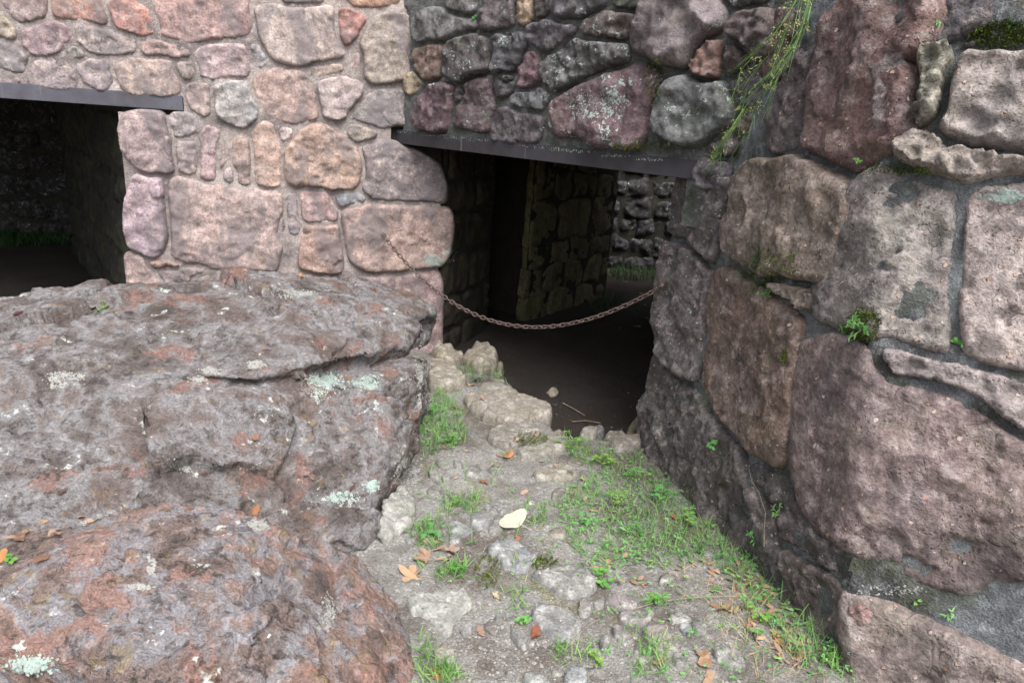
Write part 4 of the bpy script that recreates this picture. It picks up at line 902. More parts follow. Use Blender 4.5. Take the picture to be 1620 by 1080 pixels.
for i in range(nl + 1):
    s_ = min(i * pitch, Ls[-1]); t = float(np.interp(s_, Ls, tt)); p = chain_pt(t, sag); d = (chain_pt(min(1, t + .002), sag) - chain_pt(max(0, t - .002), sag)).normalized()
    up = Vector((0, 0, 1)); y = up.cross(d).normalized(); z = d.cross(y)
    tw = math.radians(45 + 90 * (i % 2) + 12 * math.sin(i * .7)); y2 = y * math.cos(tw) + z * math.sin(tw); z2_ = d.cross(y2)
    o = bpy.data.objects.new('link', lm); COL.objects.link(o)
    o.matrix_world = Matrix(((d.x, y2.x, z2_.x, p.x), (d.y, y2.y, z2_.y, p.y), (d.z, y2.z, z2_.z, p.z), (0, 0, 0, 1)))
    o.parent = chain; o.matrix_parent_inverse = Matrix.Translation(chain.location).inverted()
def eye_bolt(p, n):
    bm = bmesh.new(); q_ = n.to_track_quat('Z', 'Y').to_matrix().to_4x4()
    bmesh.ops.create_cone(bm, cap_ends=True, segments=12, radius1=.007, radius2=.007, depth=.14, matrix=Matrix.Translation((0, 0, -.06)))
    bmesh.ops.create_cone(bm, cap_ends=True, segments=16, radius1=.016, radius2=.013, depth=.014, matrix=Matrix.Translation((0, 0, .012)))
    for v in bm.verts: v.co = p + (q_ @ v.co)
    me = bpy.data.meshes.new('bolt'); bm.to_mesh(me); bm.free(); return mesh_obj('bolt', me, M['rust'], chain)
eye_bolt(ca, FA.n); eye_bolt(cb, FC.n)

# ------------------------------------------------------------------ things that lie or grow on what the eye meets
bpy.context.view_layer.update()
from mathutils.bvhtree import BVHTree
_V, _F, _own, _off = [], [], [], 0
for _o in list(SC.objects):
    if _o.type != 'MESH' or _o.name.startswith(('link', 'bolt', 'core', 'ceiling')): continue
    me = _o.data; me.calc_loop_triangles(); n = len(me.vertices); nt_ = len(me.loop_triangles)
    a = np.empty(n * 3, np.float32); me.vertices.foreach_get('co', a); mw = np.array(_o.matrix_world, np.float32); a = a.reshape(-1, 3) @ mw[:3, :3].T + mw[:3, 3]
    t = np.empty(nt_ * 3, np.int32); me.loop_triangles.foreach_get('vertices', t)
    _V.append(a); _F.append(t.reshape(-1, 3) + _off); _own += [_o] * nt_; _off += n
BVH = BVHTree.FromPolygons(np.vstack(_V).tolist(), np.vstack(_F).tolist(), all_triangles=True)
def cast(px, py):
    d = ray(px, py).normalized(); loc, nrm, idx, ds = BVH.ray_cast(CAM, d)
    if loc is None: return None
    return (loc, nrm if nrm.dot(d) < 0 else -nrm, _own[idx])
rnd = random.Random(42)

class Blades:
    def __init__(s): s.v = []; s.f = []
    def blade(s, base, dirv, L, w, droop, seg=4, fold=0.0):
        """A tapering curved blade."""
        d = dirv.normalized(); side = d.cross(Vector((0, 0, 1)))
        side = (side.normalized() if side.length > 1e-3 else Vector((1, 0, 0))); side.rotate(Matrix.Rotation(rnd.uniform(-.8, .8), 3, d))
        p = base.copy(); i0 = len(s.v)
        for k in range(seg + 1):
            t = k / seg; ww = w * (1 - t ** 1.6) * (0.6 + 0.8 * min(1, t * 3)) * .7
            if k == seg: s.v.append(tuple(p))
            else: s.v += [tuple(p - side * ww), tuple(p + side * ww)]
            d = (d + Vector((0, 0, -droop * (0.4 + t)))).normalized(); p = p + d * (L / seg)
        for k in range(seg - 1):
            a = i0 + 2 * k; s.f.append((a, a + 1, a + 3, a + 2))
        a = i0 + 2 * (seg - 1); s.f.append((a, a + 1, a + 2))
    def leaf(s, base, dirv, nrm, L, w, cup=0.15):
        """An oval leaf with a folded midrib."""
        d = dirv.normalized(); n = (nrm - d * nrm.dot(d)).normalized(); sd = d.cross(n); i0 = len(s.v)
        prof = [(0, 0), (.22, .72), (.5, 1), (.78, .66), (1, 0)]
        for t, ww in prof:
            c = base + d * (L * t) - n * (L * .25 * t * t)
            s.v += [tuple(c - sd * (w * ww / 2) + n * (cup * w * ww)), tuple(c), tuple(c + sd * (w * ww / 2) + n * (cup * w * ww))]
        for k in range(4):
            a = i0 + 3 * k; s.f += [(a, a + 1, a + 4, a + 3), (a + 1, a + 2, a + 5, a + 4)]
    def stem(s, a, b, r):
        d = (b - a).normalized(); x = d.orthogonal().normalized(); y = d.cross(x); i0 = len(s.v)
        for p, rr in ((a, r), (b, r * .7)):
            for k in range(3): s.v.append(tuple(p + (x * math.cos(2.094 * k) + y * math.sin(2.094 * k)) * rr))
        for k in range(3): s.f.append((i0 + k, i0 + (k + 1) % 3, i0 + 3 + (k + 1) % 3, i0 + 3 + k))
    def build(s, name, mat, parent=None): return link_mesh(name, s.v, s.f, mat, parent)

def in_poly(pts_):
    P = np.array(pts_, float); lo, hi = P.min(0), P.max(0)
    while True:
        x, y = rnd.uniform(lo[0], hi[0]), rnd.uniform(lo[1], hi[1])
        if inside(np.array([[x, y]]), P)[0]: return x, y
BAD = ('mortar', 'chain', 'link', 'lintel')
def scatter(bl, poly, n, Lr, wr, lean=.6, droop=.14, ground_only=True, clump=1):
    for _ in range(n):
        x, y = in_poly(poly); hit = cast(x, y)
        if not hit: continue
        p, nn, ob = hit
        if ground_only and (nn.z < .35 or p.y > 9): continue
        if ground_only and ob.parent and ob.parent.name.startswith(('stone_wall', 'masonry')): continue
        for _c in range(clump):
            a = rnd.uniform(0, 6.283); le = rnd.uniform(.1, lean)
            d = Vector((math.cos(a) * le, math.sin(a) * le, 1)); q_ = p + Vector((rnd.uniform(-.012, .012), rnd.uniform(-.012, .012), -.004))
            bl.blade(q_, d, rnd.uniform(*Lr), rnd.uniform(*wr), droop * rnd.uniform(.4, 1.8))
PP = parse
gr = Blades()
big = PP('885,700 935,690 1000,715 1040,745 1090,790 1140,850 1180,890 1160,905 1060,890 980,900 930,900 900,860 880,800 900,770 940,745 900,725')
scatter(gr, big, 760, (.025, .08), (.0010, .0026), 1.4, .24, clump=3)
scatter(gr, PP('668,640 700,620 735,660 740,700 700,720 670,722 664,690'), 150, (.05, .12), (.0012, .0026), .9, .2, clump=3)
scatter(gr, PP('725,585 745,572 800,590 800,606 750,604 735,600'), 70, (.04, .11), (.0014, .0028), 1.0, .2, clump=2)
scatter(gr, PP('1130,850 1190,880 1260,960 1330,1040 1350,1075 1290,1075 1220,1000 1150,920'), 210, (.03, .10), (.0012, .0026), 1.2, .2, clump=2)
scatter(gr, PP('930,900 1080,890 1150,930 1230,1000 1290,1080 1010,1080 960,1000'), 110, (.025, .07), (.001, .002), 1.2, .2, clump=2)
for pl, n in (('700,785 760,785 755,815 705,812', 50), ('652,830 705,815 712,850 690,870 655,865', 60), ('690,895 735,888 738,918 695,920', 40), ('662,1015 690,1005 700,1080 668,1080', 30), ('690,1055 720,1050 725,1080 690,1080', 40), ('790,935 830,925 835,965 795,968', 18), ('880,1020 940,1015 935,1050 890,1050', 20), ('830,800 865,795 865,830 835,830', 25), ('640,440 900,900 640,900', 60), ('1010,1000 1060,1010 1040,1080 1000,1080', 40)):
    scatter(gr, PP(pl), n, (.03, .08), (.0014, .003), 1.2, .22, clump=3)
gc = Blades()
def cover(poly, n, L):
    for _ in range(n):
        h_ = cast(*in_poly(poly))
        if not h_ or h_[1].z < .35 or (h_[2].parent and h_[2].parent.name.startswith('stone_wall')): continue
        p = h_[0] + Vector((0, 0, rnd.uniform(.004, .035)))
        for _k in range(rnd.choice((1, 2, 3))):
            gc.leaf(p, Vector((rnd.uniform(-1, 1), rnd.uniform(-1, 1), rnd.uniform(-.2, .5))), Vector((rnd.uniform(-.5, .5), rnd.uniform(-.7, .2), 1)).normalized(), L * rnd.uniform(.6, 1.4), L * rnd.uniform(.3, .7), .12)
cover(big, 380, .014); cover(PP('668,640 700,620 735,660 740,700 700,720 670,722 664,690'), 120, .015)
cover(PP('1130,850 1190,880 1260,960 1330,1040 1350,1075 1290,1075 1220,1000 1150,920'), 160, .014); cover(PP('900,880 1080,890 1290,1080 960,1080'), 90, .014); cover(PP('650,760 880,700 960,900 700,960'), 60, .012)
tag(gc.build('ground_cover', M['weed']), 'tiny leaved ground cover mixed into the green patches', 'ground cover', kind='stuff')
tag(gr.build('grass', M['grass']), 'short green grass growing along the path edges', 'grass', kind='stuff')
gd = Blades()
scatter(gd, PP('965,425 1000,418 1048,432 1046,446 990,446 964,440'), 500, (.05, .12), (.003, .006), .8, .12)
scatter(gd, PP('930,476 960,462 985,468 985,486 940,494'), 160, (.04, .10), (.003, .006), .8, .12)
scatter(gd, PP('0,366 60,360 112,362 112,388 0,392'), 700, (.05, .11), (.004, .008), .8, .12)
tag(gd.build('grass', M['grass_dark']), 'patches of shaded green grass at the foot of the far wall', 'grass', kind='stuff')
dr = Blades()
scatter(dr, PP('1150,930 1210,950 1290,1040 1310,1080 1180,1080 1130,990'), 80, (.04, .11), (.0008, .0016), 2.5, .25, clump=2)
scatter(dr, PP('680,620 900,640 1000,860 1040,1000 700,1000 700,760'), 240, (.03, .08), (.0006, .0013), 3.0, .3, clump=1)
scatter(dr, PP('1060,900 1200,930 1220,1000 1080,980'), 110, (.03, .10), (.0008, .002), 3.0, .3, clump=1)
tag(dr.build('dry_grass', M['straw']), 'dry straw coloured grass stalks strewn over the path', 'dry grass', kind='stuff')

# gravel and crumbs on the path
bmv, bmf = [], []
def crumb(p, r):
    i0 = len(bmv); qq = [Vector((rnd.uniform(.6, 1.2) * sx, rnd.uniform(.6, 1.2) * sy, rnd.uniform(.4, .8) * sz)) for sx, sy, sz in ((1, 0, 0), (-1, 0, 0), (0, 1, 0), (0, -1, 0), (0, 0, 1), (0, 0, -1), (.6, .6, .5), (-.6, .6, .5), (.6, -.6, .5), (-.6, -.6, .5))]
    a = rnd.uniform(0, 6.28); ca_, sa = math.cos(a), math.sin(a)
    for v in qq: bmv.append((p.x + r * (v.x * ca_ - v.y * sa), p.y + r * (v.x * sa + v.y * ca_), p.z + r * v.z))
    for f in ((0, 6, 4), (6, 2, 4), (2, 7, 4), (7, 1, 4), (1, 9, 4), (9, 3, 4), (3, 8, 4), (8, 0, 4), (0, 2, 6), (2, 1, 7), (1, 3, 9), (3, 0, 8), (0, 5, 2), (2, 5, 1), (1, 5, 3), (3, 5, 0)): bmf.append(tuple(i0 + k for k in f))
for pl, n, r0, r1 in (('650,900 720,960 880,930 980,1080 690,1080', 900, .0015, .007), ('650,760 720,740 900,880 700,900', 420, .0015, .006), ('880,690 700,620 980,900 1180,1080 980,1080', 500, .0015, .007), ('790,600 1000,600 1000,680 890,680', 22, .002, .008), ('1000,450 1045,460 1040,540 960,520', 12, .003, .010)):
    P_ = PP(pl)
    for _ in range(n):
        h_ = cast(*in_poly(P_))
        if h_ and h_[1].z > .6 and (h_[2].name.startswith('ground') or (h_[2].parent and h_[2].parent.name == 'ground')): crumb(h_[0], r0 + (r1 - r0) * rnd.random() ** 2.5)
tag(link_mesh('gravel', bmv, bmf, M['pebble'], None, smooth=False), 'loose pale gravel and crumbs scattered over the path', 'gravel', kind='stuff')

# ------------------------------------------------------------------ weeds
def weed(name, px, py, n, size, spread, label, group=None, wall=False, mat='weed', cat='weed'):
    h_ = cast(px, py)
    if not h_: return
    p, nn, ob = h_; up = (nn + Vector((0, 0, .6))).normalized() if wall else Vector((0, 0, 1))
    st, lf = Blades(), Blades(); asp = rnd.choice((.3, .42, .55, .7))
    for i in range(n):
        a = rnd.uniform(0, 6.283); x = up.orthogonal().normalized(); y = up.cross(x)
        d = (up + (x * math.cos(a) + y * math.sin(a)) * rnd.uniform(.3, 1.3)).normalized()
        L = spread * rnd.uniform(.4, 1.0); tip = p + d * L; st.stem(p, tip, .0014)
        for k in range(rnd.choice((2, 3, 3, 4))):
            b = rnd.uniform(0, 6.283); ld = (d * .35 + (x * math.cos(b) + y * math.sin(b))).normalized()
            lf.leaf(p.lerp(tip, rnd.uniform(.55, 1)), ld, (up + Vector((0, -.3, .3))).normalized(), size * rnd.uniform(.55, 1.35), size * asp * rnd.uniform(.8, 1.2))
    t = thing(name, label, cat, p, group); st.build('stems', M['weed_stem'], t); lo_ = lf.build('leaves', M[mat], t); g_ = rnd.uniform(.75, 1.1); lo_.color = (g_ * rnd.uniform(.75, 1.25), g_, g_ * rnd.uniform(.6, 1.1), 1); return t
WE = [
 (690, 655, 16, .030, .11, 'feathery green weed tucked behind the right end of the huge boulder'),
 (708, 700, 10, .034, .07, 'broad leaved weed below the feathery weed by the huge boulder'),
 (905, 712, 14, .030, .10, 'leafy weed at the top left of the big green patch beside the sill'),
 (955, 735, 16, .028, .10, 'leafy weed in the top middle of the big green patch'),
 (1005, 760, 16, .030, .10, 'leafy weed in the middle of the big green patch near the dark wall'),
 (975, 800, 16, .026, .09, 'leafy weed in the centre of the big green patch on the path'),
 (1045, 790, 14, .030, .10, 'leafy weed at the right edge of the big green patch'),
 (930, 830, 14, .024, .08, 'leafy weed at the left edge of the big green patch'),
 (1010, 850, 14, .024, .08, 'leafy weed at the lower edge of the big green patch'),
 (1085, 830, 12, .026, .09, 'leafy weed between the big green patch and the foot of the leaning wall'),
 (950, 922, 8, .032, .06, 'bluish green three leaved weed beside a grey flat path stone'),
 (1035, 955, 12, .028, .07, 'bushy weed growing over the brown rounded path stones'),
 (1180, 965, 14, .026, .10, 'bright yellow green weed right of the brown curled leaf'),
 (1130, 940, 7, .020, .05, 'small pale weed just above the brown curled leaf'),
 (1205, 985, 9, .022, .07, 'lower bright green sprig at the foot of the leaning wall'),
 (945, 1050, 10, .020, .06, 'small weed with yellow tips at the bottom middle of the path'),
 (830, 985, 6, .018, .04, 'tiny clover like sprig beside the dark red leaf'),
 (885, 1035, 9, .022, .05, 'spiky rosette weed on the gravel at the bottom of the path'),
 (1195, 1010, 6, .018, .05, 'tiny weed among dry grass near the bottom of the leaning wall'),
 (1310, 1050, 8, .024, .07, 'round leaved weed at the bottom corner of the leaning wall'),
 (720, 800, 9, .026, .05, 'flat green weed in the gravel left of the big pale leaf'),
 (685, 850, 9, .026, .05, 'light green weed at the lower end of the huge boulder'),
 (715, 903, 9, .024, .05, 'bright green tuft beside the large tan lobed leaf'),
]
for x, y, n, sz, sp_, lb in WE: weed('weed', x, y, max(4, int(n * .7)), sz * rnd.uniform(.6, .95), sp_ * rnd.uniform(.7, 1.1), lb, 'weeds on the path')
WW = [
 (1365, 520, 16, .016, .06, 'cluster of tiny green leaves in the joint right of the purple stone'), (1340, 522, 7, .016, .04, 'pale tiny leaves at the left end of the mossy joint'),
 (1130, 700, 4, .020, .04, 'pale round leaved sprig on the lowest dark wall stone'), (1118, 640, 3, .010, .03, 'tiny sprout in the joint above the lowest dark wall stone'),
 (1232, 815, 5, .016, .05, 'small trailing sprig low on the leaning wall'), (1215, 470, 8, .014, .05, 'leafy tuft under the brown mossy stone'),
 (1448, 952, 3, .012, .02, 'tiny green sprout on the pale mortar band, left one'), (1500, 970, 4, .014, .02, 'tiny green sprout on the pale mortar band, right one'), (1518, 545, 4, .014, .02, 'yellow green sprout in the joint of the grey wall stones'),
 (752, 30, 4, .014, .03, 'tiny bright sprout between the grey stones at the top'), (1360, 255, 3, .012, .02, 'pair of tiny leaves under the big purple stone'), (1190, 855, 4, .018, .05, 'weed leaf at the very foot of the leaning wall'),
 (165, 488, 4, .016, .04, 'tiny green sprig on the back edge of the huge boulder'), (10, 892, 3, .018, .03, 'small green leaf sprig at the left edge on the boulders'),
 (1480, 38, 3, .012, .02, 'single tiny leaf on the dark stone at the top right')]
for x, y, n, sz, sp_, lb in WW: weed('wall_weed' if y < 990 and x > 700 else 'weed', x, y, n, sz, sp_, lb, 'sprouts in the joints', wall=True)

# grass hanging down the leaning wall
def hanging(label, strands, n_leaf, mat, heads=True):
    st, lf, hd = Blades(), Blades(), Blades(); first = None
    for path in strands:
        P3 = [FC.at(*C(x, y), rnd.uniform(.09, .15)) for x, y in path]; first = first or P3[0]
        for k in range(len(P3) - 1):
            for j in range(6):
                a, b = P3[k].lerp(P3[k + 1], j / 6), P3[k].lerp(P3[k + 1], (j + 1) / 6); off = FC.n * (.02 * math.sin(k + j))
                st.stem(a, b, .0007)
                for _ in range(n_leaf):
                    d = (b - a).normalized() + FC.n * rnd.uniform(-.1, .6) + FC.es * rnd.uniform(-.6, .6); lf.blade(a, d, rnd.uniform(.06, .16), rnd.uniform(.0010, .0020), .14)
        if heads:
            for k in range(1, len(P3)):
                for _ in range(3):
                    a = P3[k - 1].lerp(P3[k], rnd.random()); d = Vector((rnd.uniform(-1, .5), rnd.uniform(-.6, .6), rnd.uniform(-.7, .6))).normalized()
                    L = rnd.uniform(.02, .06); tip = a + d * L; st.stem(a, tip, .0006)
                    for _q in range(5):
                        c = a.lerp(tip, rnd.uniform(.5, 1.05)) + Vector((rnd.uniform(-.007, .007), rnd.uniform(-.007, .007), rnd.uniform(-.007, .007)))
                        hd.leaf(c, Vector((rnd.uniform(-1, 1), rnd.uniform(-1, 1), rnd.uniform(-1, 1))), Vector((0, -1, .3)), .006, .004)
    t = thing('hanging_grass', label, 'grass', first); st.build('stems', M['weed_stem'], t); lf.build('leaves', M[mat], t)
    if heads: hd.build('seed_heads', M['seed'], t)
M['seed'] = simple('seed_head', S(176, 176, 108), S(150, 158, 90), 40, 0.8)
hanging('long tuft of green grass hanging down the leaning wall', [[(1330, -30), (1312, 30), (1290, 80), (1262, 120), (1235, 160), (1215, 200), (1190, 250)], [(1335, -30), (1320, 20), (1300, 70), (1272, 112), (1246, 140)], [(1326, -30), (1300, 45), (1268, 92), (1232, 135), (1212, 180), (1196, 215)], [(1340, -30), (1322, 40), (1306, 90), (1290, 130), (1262, 178)], [(1322, -30), (1292, 50), (1256, 84), (1226, 120), (1200, 168)], [(1332, -30), (1310, 60), (1284, 110), (1250, 170), (1228, 230)]], 1, 'grass')
hanging('short grass tuft hanging beside the right end of the steel lintel', [[(1215, 205), (1195, 232), (1172, 252), (1158, 272)], [(1205, 215), (1180, 240), (1165, 262)]], 1, 'grass', True)
def tuft(px, py, n, L, label, mat='grass_dark'):
    h_ = cast(px, py)
    if not h_: return
    b = Blades()
    for _ in range(n):
        d = Vector((rnd.uniform(-1, 1), rnd.uniform(-1, .3), rnd.uniform(-.1, 1.0))); b.blade(h_[0], d, rnd.uniform(.4, 1) * L, rnd.uniform(.0009, .002), .3, 6)
    tag(b.build('grass_tuft', M[mat]), label, 'grass', 'tufts in the wall joints')
tuft(1200, 405, 40, .09, 'mossy grass tuft growing on the brown stone of the leaning wall')
tuft(1200, 452, 60, .13, 'grass tuft arching out below the brown stone of the leaning wall')
tuft(1180, 440, 24, .11, 'thin grass blades beside the small stick shaped stone')
tuft(1160, 245, 24, .06, 'grass tuft over the small square stone by the lintel end')
tuft(1600, 40, 40, .05, 'dark grass on the mossy ledge at the top right')
tuft(752, 602, 40, .10, 'grass tuft in front of the two pale rocks at the sill')
tuft(795, 598, 16, .13, 'long thin grass stems leaning over the dark sill')
tuft(668, 1040, 24, .10, 'long bladed grass tuft at the right edge of the rust pink boulder', 'grass')
tuft(925, 715, 30, .11, 'tall grass tuft next to the flat stone at the sill', 'grass')
tuft(163, 490, 6, .06, 'few upright grass blades behind the huge boulder', 'grass')

# moss cushions
def moss_patch(px, py, rx, ry, label, n=140):
    c = Blades(); base = None; v, f = [], []
    for _ in range(n):
        a = rnd.uniform(0, 6.28); r_ = math.sqrt(rnd.random()); h_ = cast(px + rx * r_ * math.cos(a), py + ry * r_ * math.sin(a))
        if not h_: continue
        p, nn, ob = h_; base = base or p
        for _k in range(5):
            d = (nn + Vector((rnd.uniform(-.8, .8), rnd.uniform(-.8, .8), rnd.uniform(-.4, .8)))).normalized(); q_ = p + Vector((rnd.uniform(-.008, .008),) * 3)
            c.blade(q_, d, rnd.uniform(.006, .016), rnd.uniform(.0012, .0026), .1, 2)
    if c.v: tag(c.build('moss', M['mossy']), label, 'moss', kind='stuff')
moss_patch(1590, 55, 55, 22, 'moss on the ledge at the top right of the leaning wall', 420)
moss_patch(1366, 512, 26, 26, 'moss in the joint right of the purple stone', 260)
moss_patch(1225, 420, 40, 28, 'brownish moss on the lower part of the brown wall stone', 160)
moss_patch(1242, 562, 5, 10, 'bright moss dot in the joint beside the brown stone', 40)
moss_patch(1035, 125, 14, 40, 'moss in the joint between the dark stones over the doorway', 140)
moss_patch(840, 695, 28, 10, 'moss on the stepped path stone', 160)
moss_patch(860, 890, 22, 8, 'yellow green moss on the grey path stone', 120)
moss_patch(770, 905, 20, 26, 'moss on the flank of the grey path stone', 120)
moss_patch(1020, 230, 50, 10, 'dark moss under the stones above the lintel', 140)
moss_patch(1420, 268, 60, 8, 'moss under the pale ledge stone', 120)

# ------------------------------------------------------------------ fallen leaves
def leaf_mesh(kind, seed):
    r = random.Random(seed); pts_ = []
    if kind == 'maple':
        for k in range(40):
            a = 2 * math.pi * k / 40; lob = abs(math.cos(2.5 * (a - math.pi / 2))); pts_.append((a, (.34 + .5 * lob ** 1.6 + r.uniform(-.05, .05)) * (0.72 if math.sin(a) < -.6 else 1)))
    elif kind == 'oval':
        for k in range(28):
            a = 2 * math.pi * k / 28; pts_.append((a, 1 / math.sqrt((math.cos(a) / 1.0) ** 2 + (math.sin(a) / .55) ** 2) * (1.0 + .12 * max(0, math.cos(a)) ** 8) + r.uniform(-.012, .012)))
    else:
        for k in range(30):
            a = 2 * math.pi * k / 30; pts_.append((a, .62 + .25 * math.sin(2 * a + r.uniform(0, .5)) + r.uniform(-.14, .14)))
    v = [(0, 0, 0)]; f = []; R = (.33, .66, 1.0); n = len(pts_); cu = r.uniform(.35, .9); ph = r.uniform(0, 6.28)
    if kind == 'oval': cu *= .3
    for q_ in R:
        for a, rr in pts_:
            x, y = math.cos(a) * rr * q_, math.sin(a) * rr * q_
            z = cu * (x * math.cos(ph) + y * math.sin(ph)) ** 2 + .10 * q_ * math.sin(3 * a + ph) * (0.4 if kind == 'oval' else 1) - .05 * abs(math.sin(2.5 * a)) * q_
            v.append((x, y, z))
    for k in range(n): f.append((0, 1 + k, 1 + (k + 1) % n))
    for b in range(2):
        for k in range(n): f.append((1 + b * n + k, 1 + (b + 1) * n + k, 1 + (b + 1) * n + (k + 1) % n, 1 + b * n + (k + 1) % n))
    s0 = len(v); v += [(-.02, -.3, .02), (.02, -.3, .02), (.05, -1.3, .1), (.02, -1.3, .1)]; f.append((s0, s0 + 1, s0 + 2, s0 + 3))
    return v, f
LV = [
 (803, 724, .040, (214, 150, 100), 'crumple', 'orange curled leaf lying just below the stepped sill stones'),
 (810, 828, .070, (224, 222, 204), 'oval', 'large pale oval leaf lying flat in the middle of the path'),
 (652, 910, .060, (216, 178, 136), 'maple', 'large tan lobed leaf at the right edge of the rust pink boulder'),
 (668, 884, .040, (186, 150, 124), 'crumple', 'brown curled leaf just above the large tan lobed leaf'),
 (712, 872, .042, (190, 160, 144), 'maple', 'pale brown broken leaf right of the brown curled leaf'),
 (765, 763, .022, (170, 112, 88), 'crumple', 'small dark brown crumpled leaf left of the path centre'),
 (829, 780, .022, (212, 178, 158), 'oval', 'small pinkish tan leaf above the large pale oval leaf'),
 (819, 854, .022, (200, 132, 88), 'crumple', 'small orange curled scrap just below the large pale oval leaf'),
 (785, 943, .024, (226, 206, 166), 'maple', 'cream coloured torn leaf left of the grey stones'),
 (847, 1005, .032, (166, 96, 68), 'crumple', 'dark red brown leaf on the gravel near the bottom'),
 (1142, 962, .046, (182, 138, 110), 'maple', 'brown lobed leaf near the foot of the leaning wall'),
 (1113, 1042, .048, (204, 158, 122), 'crumple', 'large tan crumpled leaf at the bottom of the path'),
 (1043, 1048, .028, (198, 164, 130), 'crumple', 'tan rolled leaf left of the large tan crumpled leaf'),
 (1067, 820, .026, (192, 130, 92), 'crumple', 'brown leaf lying in the right part of the green patch'),
 (745, 610, .024, (214, 172, 136), 'crumple', 'orange leaf on the sill beside the grass tuft'),
 (706, 621, .020, (204, 168, 136), 'crumple', 'small tan leaf on the pale slab near the huge boulder'),
 (704, 709, .016, (212, 150, 112), 'crumple', 'little orange leaf under the broad leaved weed'),
 (475, 438, .028, (214, 156, 96), 'maple', 'orange leaf on the top edge of the huge boulder'),
 (403, 811, .026, (198, 134, 88), 'crumple', 'orange brown leaf in the crack between the two big boulders'),
 (405, 692, .026, (170, 124, 104), 'crumple', 'brown leaf on the slope of the huge boulder'),
 (28, 497, .022, (112, 64, 66), 'oval', 'dark red leaf at the back left of the huge boulder'),
 (3, 882, .024, (214, 150, 86), 'oval', 'orange leaf at the left edge of the photo'),
 (32, 852, .026, (158, 120, 98), 'crumple', 'crumpled brown leaf in the crack at the far left'),
 (98, 780, .014, (120, 86, 72), 'crumple', 'tiny dark leaf on the left flank of the huge boulder'),
 (68, 885, .020, (146, 106, 86), 'crumple', 'narrow brown leaf near the left edge of the rust pink boulder'),
 (692, 1065, .030, (196, 124, 80), 'oval', 'rust orange leaf standing in the long bladed grass'),
 (1155, 905, .030, (176, 146, 120), 'oval', 'pale brown leaf at the top of the leaf litter by the leaning wall'),
 (1185, 925, .030, (168, 136, 112), 'crumple', 'grey brown leaf in the litter against the leaning wall'),
 (1210, 945, .026, (150, 112, 88), 'crumple', 'dark brown leaf in the litter against the leaning wall foot'),
 (760, 1000, .022, (188, 150, 126), 'crumple', 'faded leaf pressed into the gravel'),
 (1230, 1010, .026, (206, 152, 98), 'oval', 'narrow orange leaf in the dry grass by the leaning wall'),
 (925, 790, .020, (206, 176, 150), 'crumple', 'small tan leaf at the left edge of the green patch'),
 (1120, 1075, .034, (196, 160, 130), 'crumple', 'tan leaf at the very bottom of the path'),
 (990, 446, .030, (196, 152, 84), 'oval', 'orange leaf on the far grass strip beyond the doorway'),
 (1015, 465, .030, (190, 142, 100), 'oval', 'tan leaf on the far dirt floor beyond the doorway'),
 (1020, 483, .022, (180, 140, 110), 'crumple', 'small brown leaf beyond the chain'),
 (1008, 517, .034, (176, 156, 100), 'oval', 'yellowish leaf on the dark floor behind the chain'),
 (1022, 504, .030, (140, 138, 132), 'crumple', 'grey flat flake on the dark floor behind the chain'),
 (965, 437, .026, (190, 160, 130), 'crumple', 'pale leaf at the foot of the inner pier'),
]
for i, (x, y, sz, col, kd, lb) in enumerate(LV):
    h_ = cast(x, y)
    if not h_: continue
    p, nn, ob = h_; nn = (nn * .6 + Vector((0, 0, .6))).normalized() if nn.z > .1 else nn
    v, f = leaf_mesh(kd, i); a = rnd.uniform(0, 6.283)
    if i == 1: nn = Vector((.05, -.1, 1)).normalized(); p = p + Vector((0, 0, .01))
    if i == 1: a = .15
    x_ = nn.orthogonal().normalized(); y_ = nn.cross(x_); ex, ey = x_ * math.cos(a) + y_ * math.sin(a), y_ * math.cos(a) - x_ * math.sin(a)
    p = p + nn * .006; mw = Matrix(((ex.x * sz, ey.x * sz, nn.x * sz, p.x), (ex.y * sz, ey.y * sz, nn.y * sz, p.y), (ex.z * sz, ey.z * sz, nn.z * sz, p.z), (0, 0, 0, 1)))
    o = link_mesh('fallen_leaf', v, f, M['deadleaf'], None, True, mw); m_ = sum(col) / 3; c = S(*[(q_ * .78 + m_ * .16) for q_ in col], k=.8) if i != 1 else S(*col, k=.72); o.color = c
    tag(o, lb, 'leaf', 'fallen leaves')

lt = Blades()
for pl, n in (('1130,890 1180,890 1250,970 1300,1040 1260,1075 1180,1000 1120,930', 110), ('650,865 720,860 735,890 690,905 655,895', 16), ('900,880 1120,880 1120,940 950,930', 26), ('690,620 860,640 980,850 700,760', 26), ('20,840 140,810 160,830 30,870', 10)):
    for _ in range(n):
        h_ = cast(*in_poly(PP(pl)))
        if h_ and h_[1].z > .2: lt.leaf(h_[0] + Vector((0, 0, .005)), Vector((rnd.uniform(-1, 1), rnd.uniform(-1, 1), rnd.uniform(-.1, .4))), (h_[1] + Vector((rnd.uniform(-.5, .5), rnd.uniform(-.5, .5), .3))).normalized(), rnd.uniform(.015, .045), rnd.uniform(.008, .02), rnd.uniform(-.2, .35))
M['litter'] = simple('leaf_litter', S(150, 118, 94), S(186, 158, 132), 14, 0.85)
tag(lt.build('leaf_litter', M['litter']), 'brown leaf litter gathered along the foot of the leaning wall', 'leaf litter', kind='stuff')

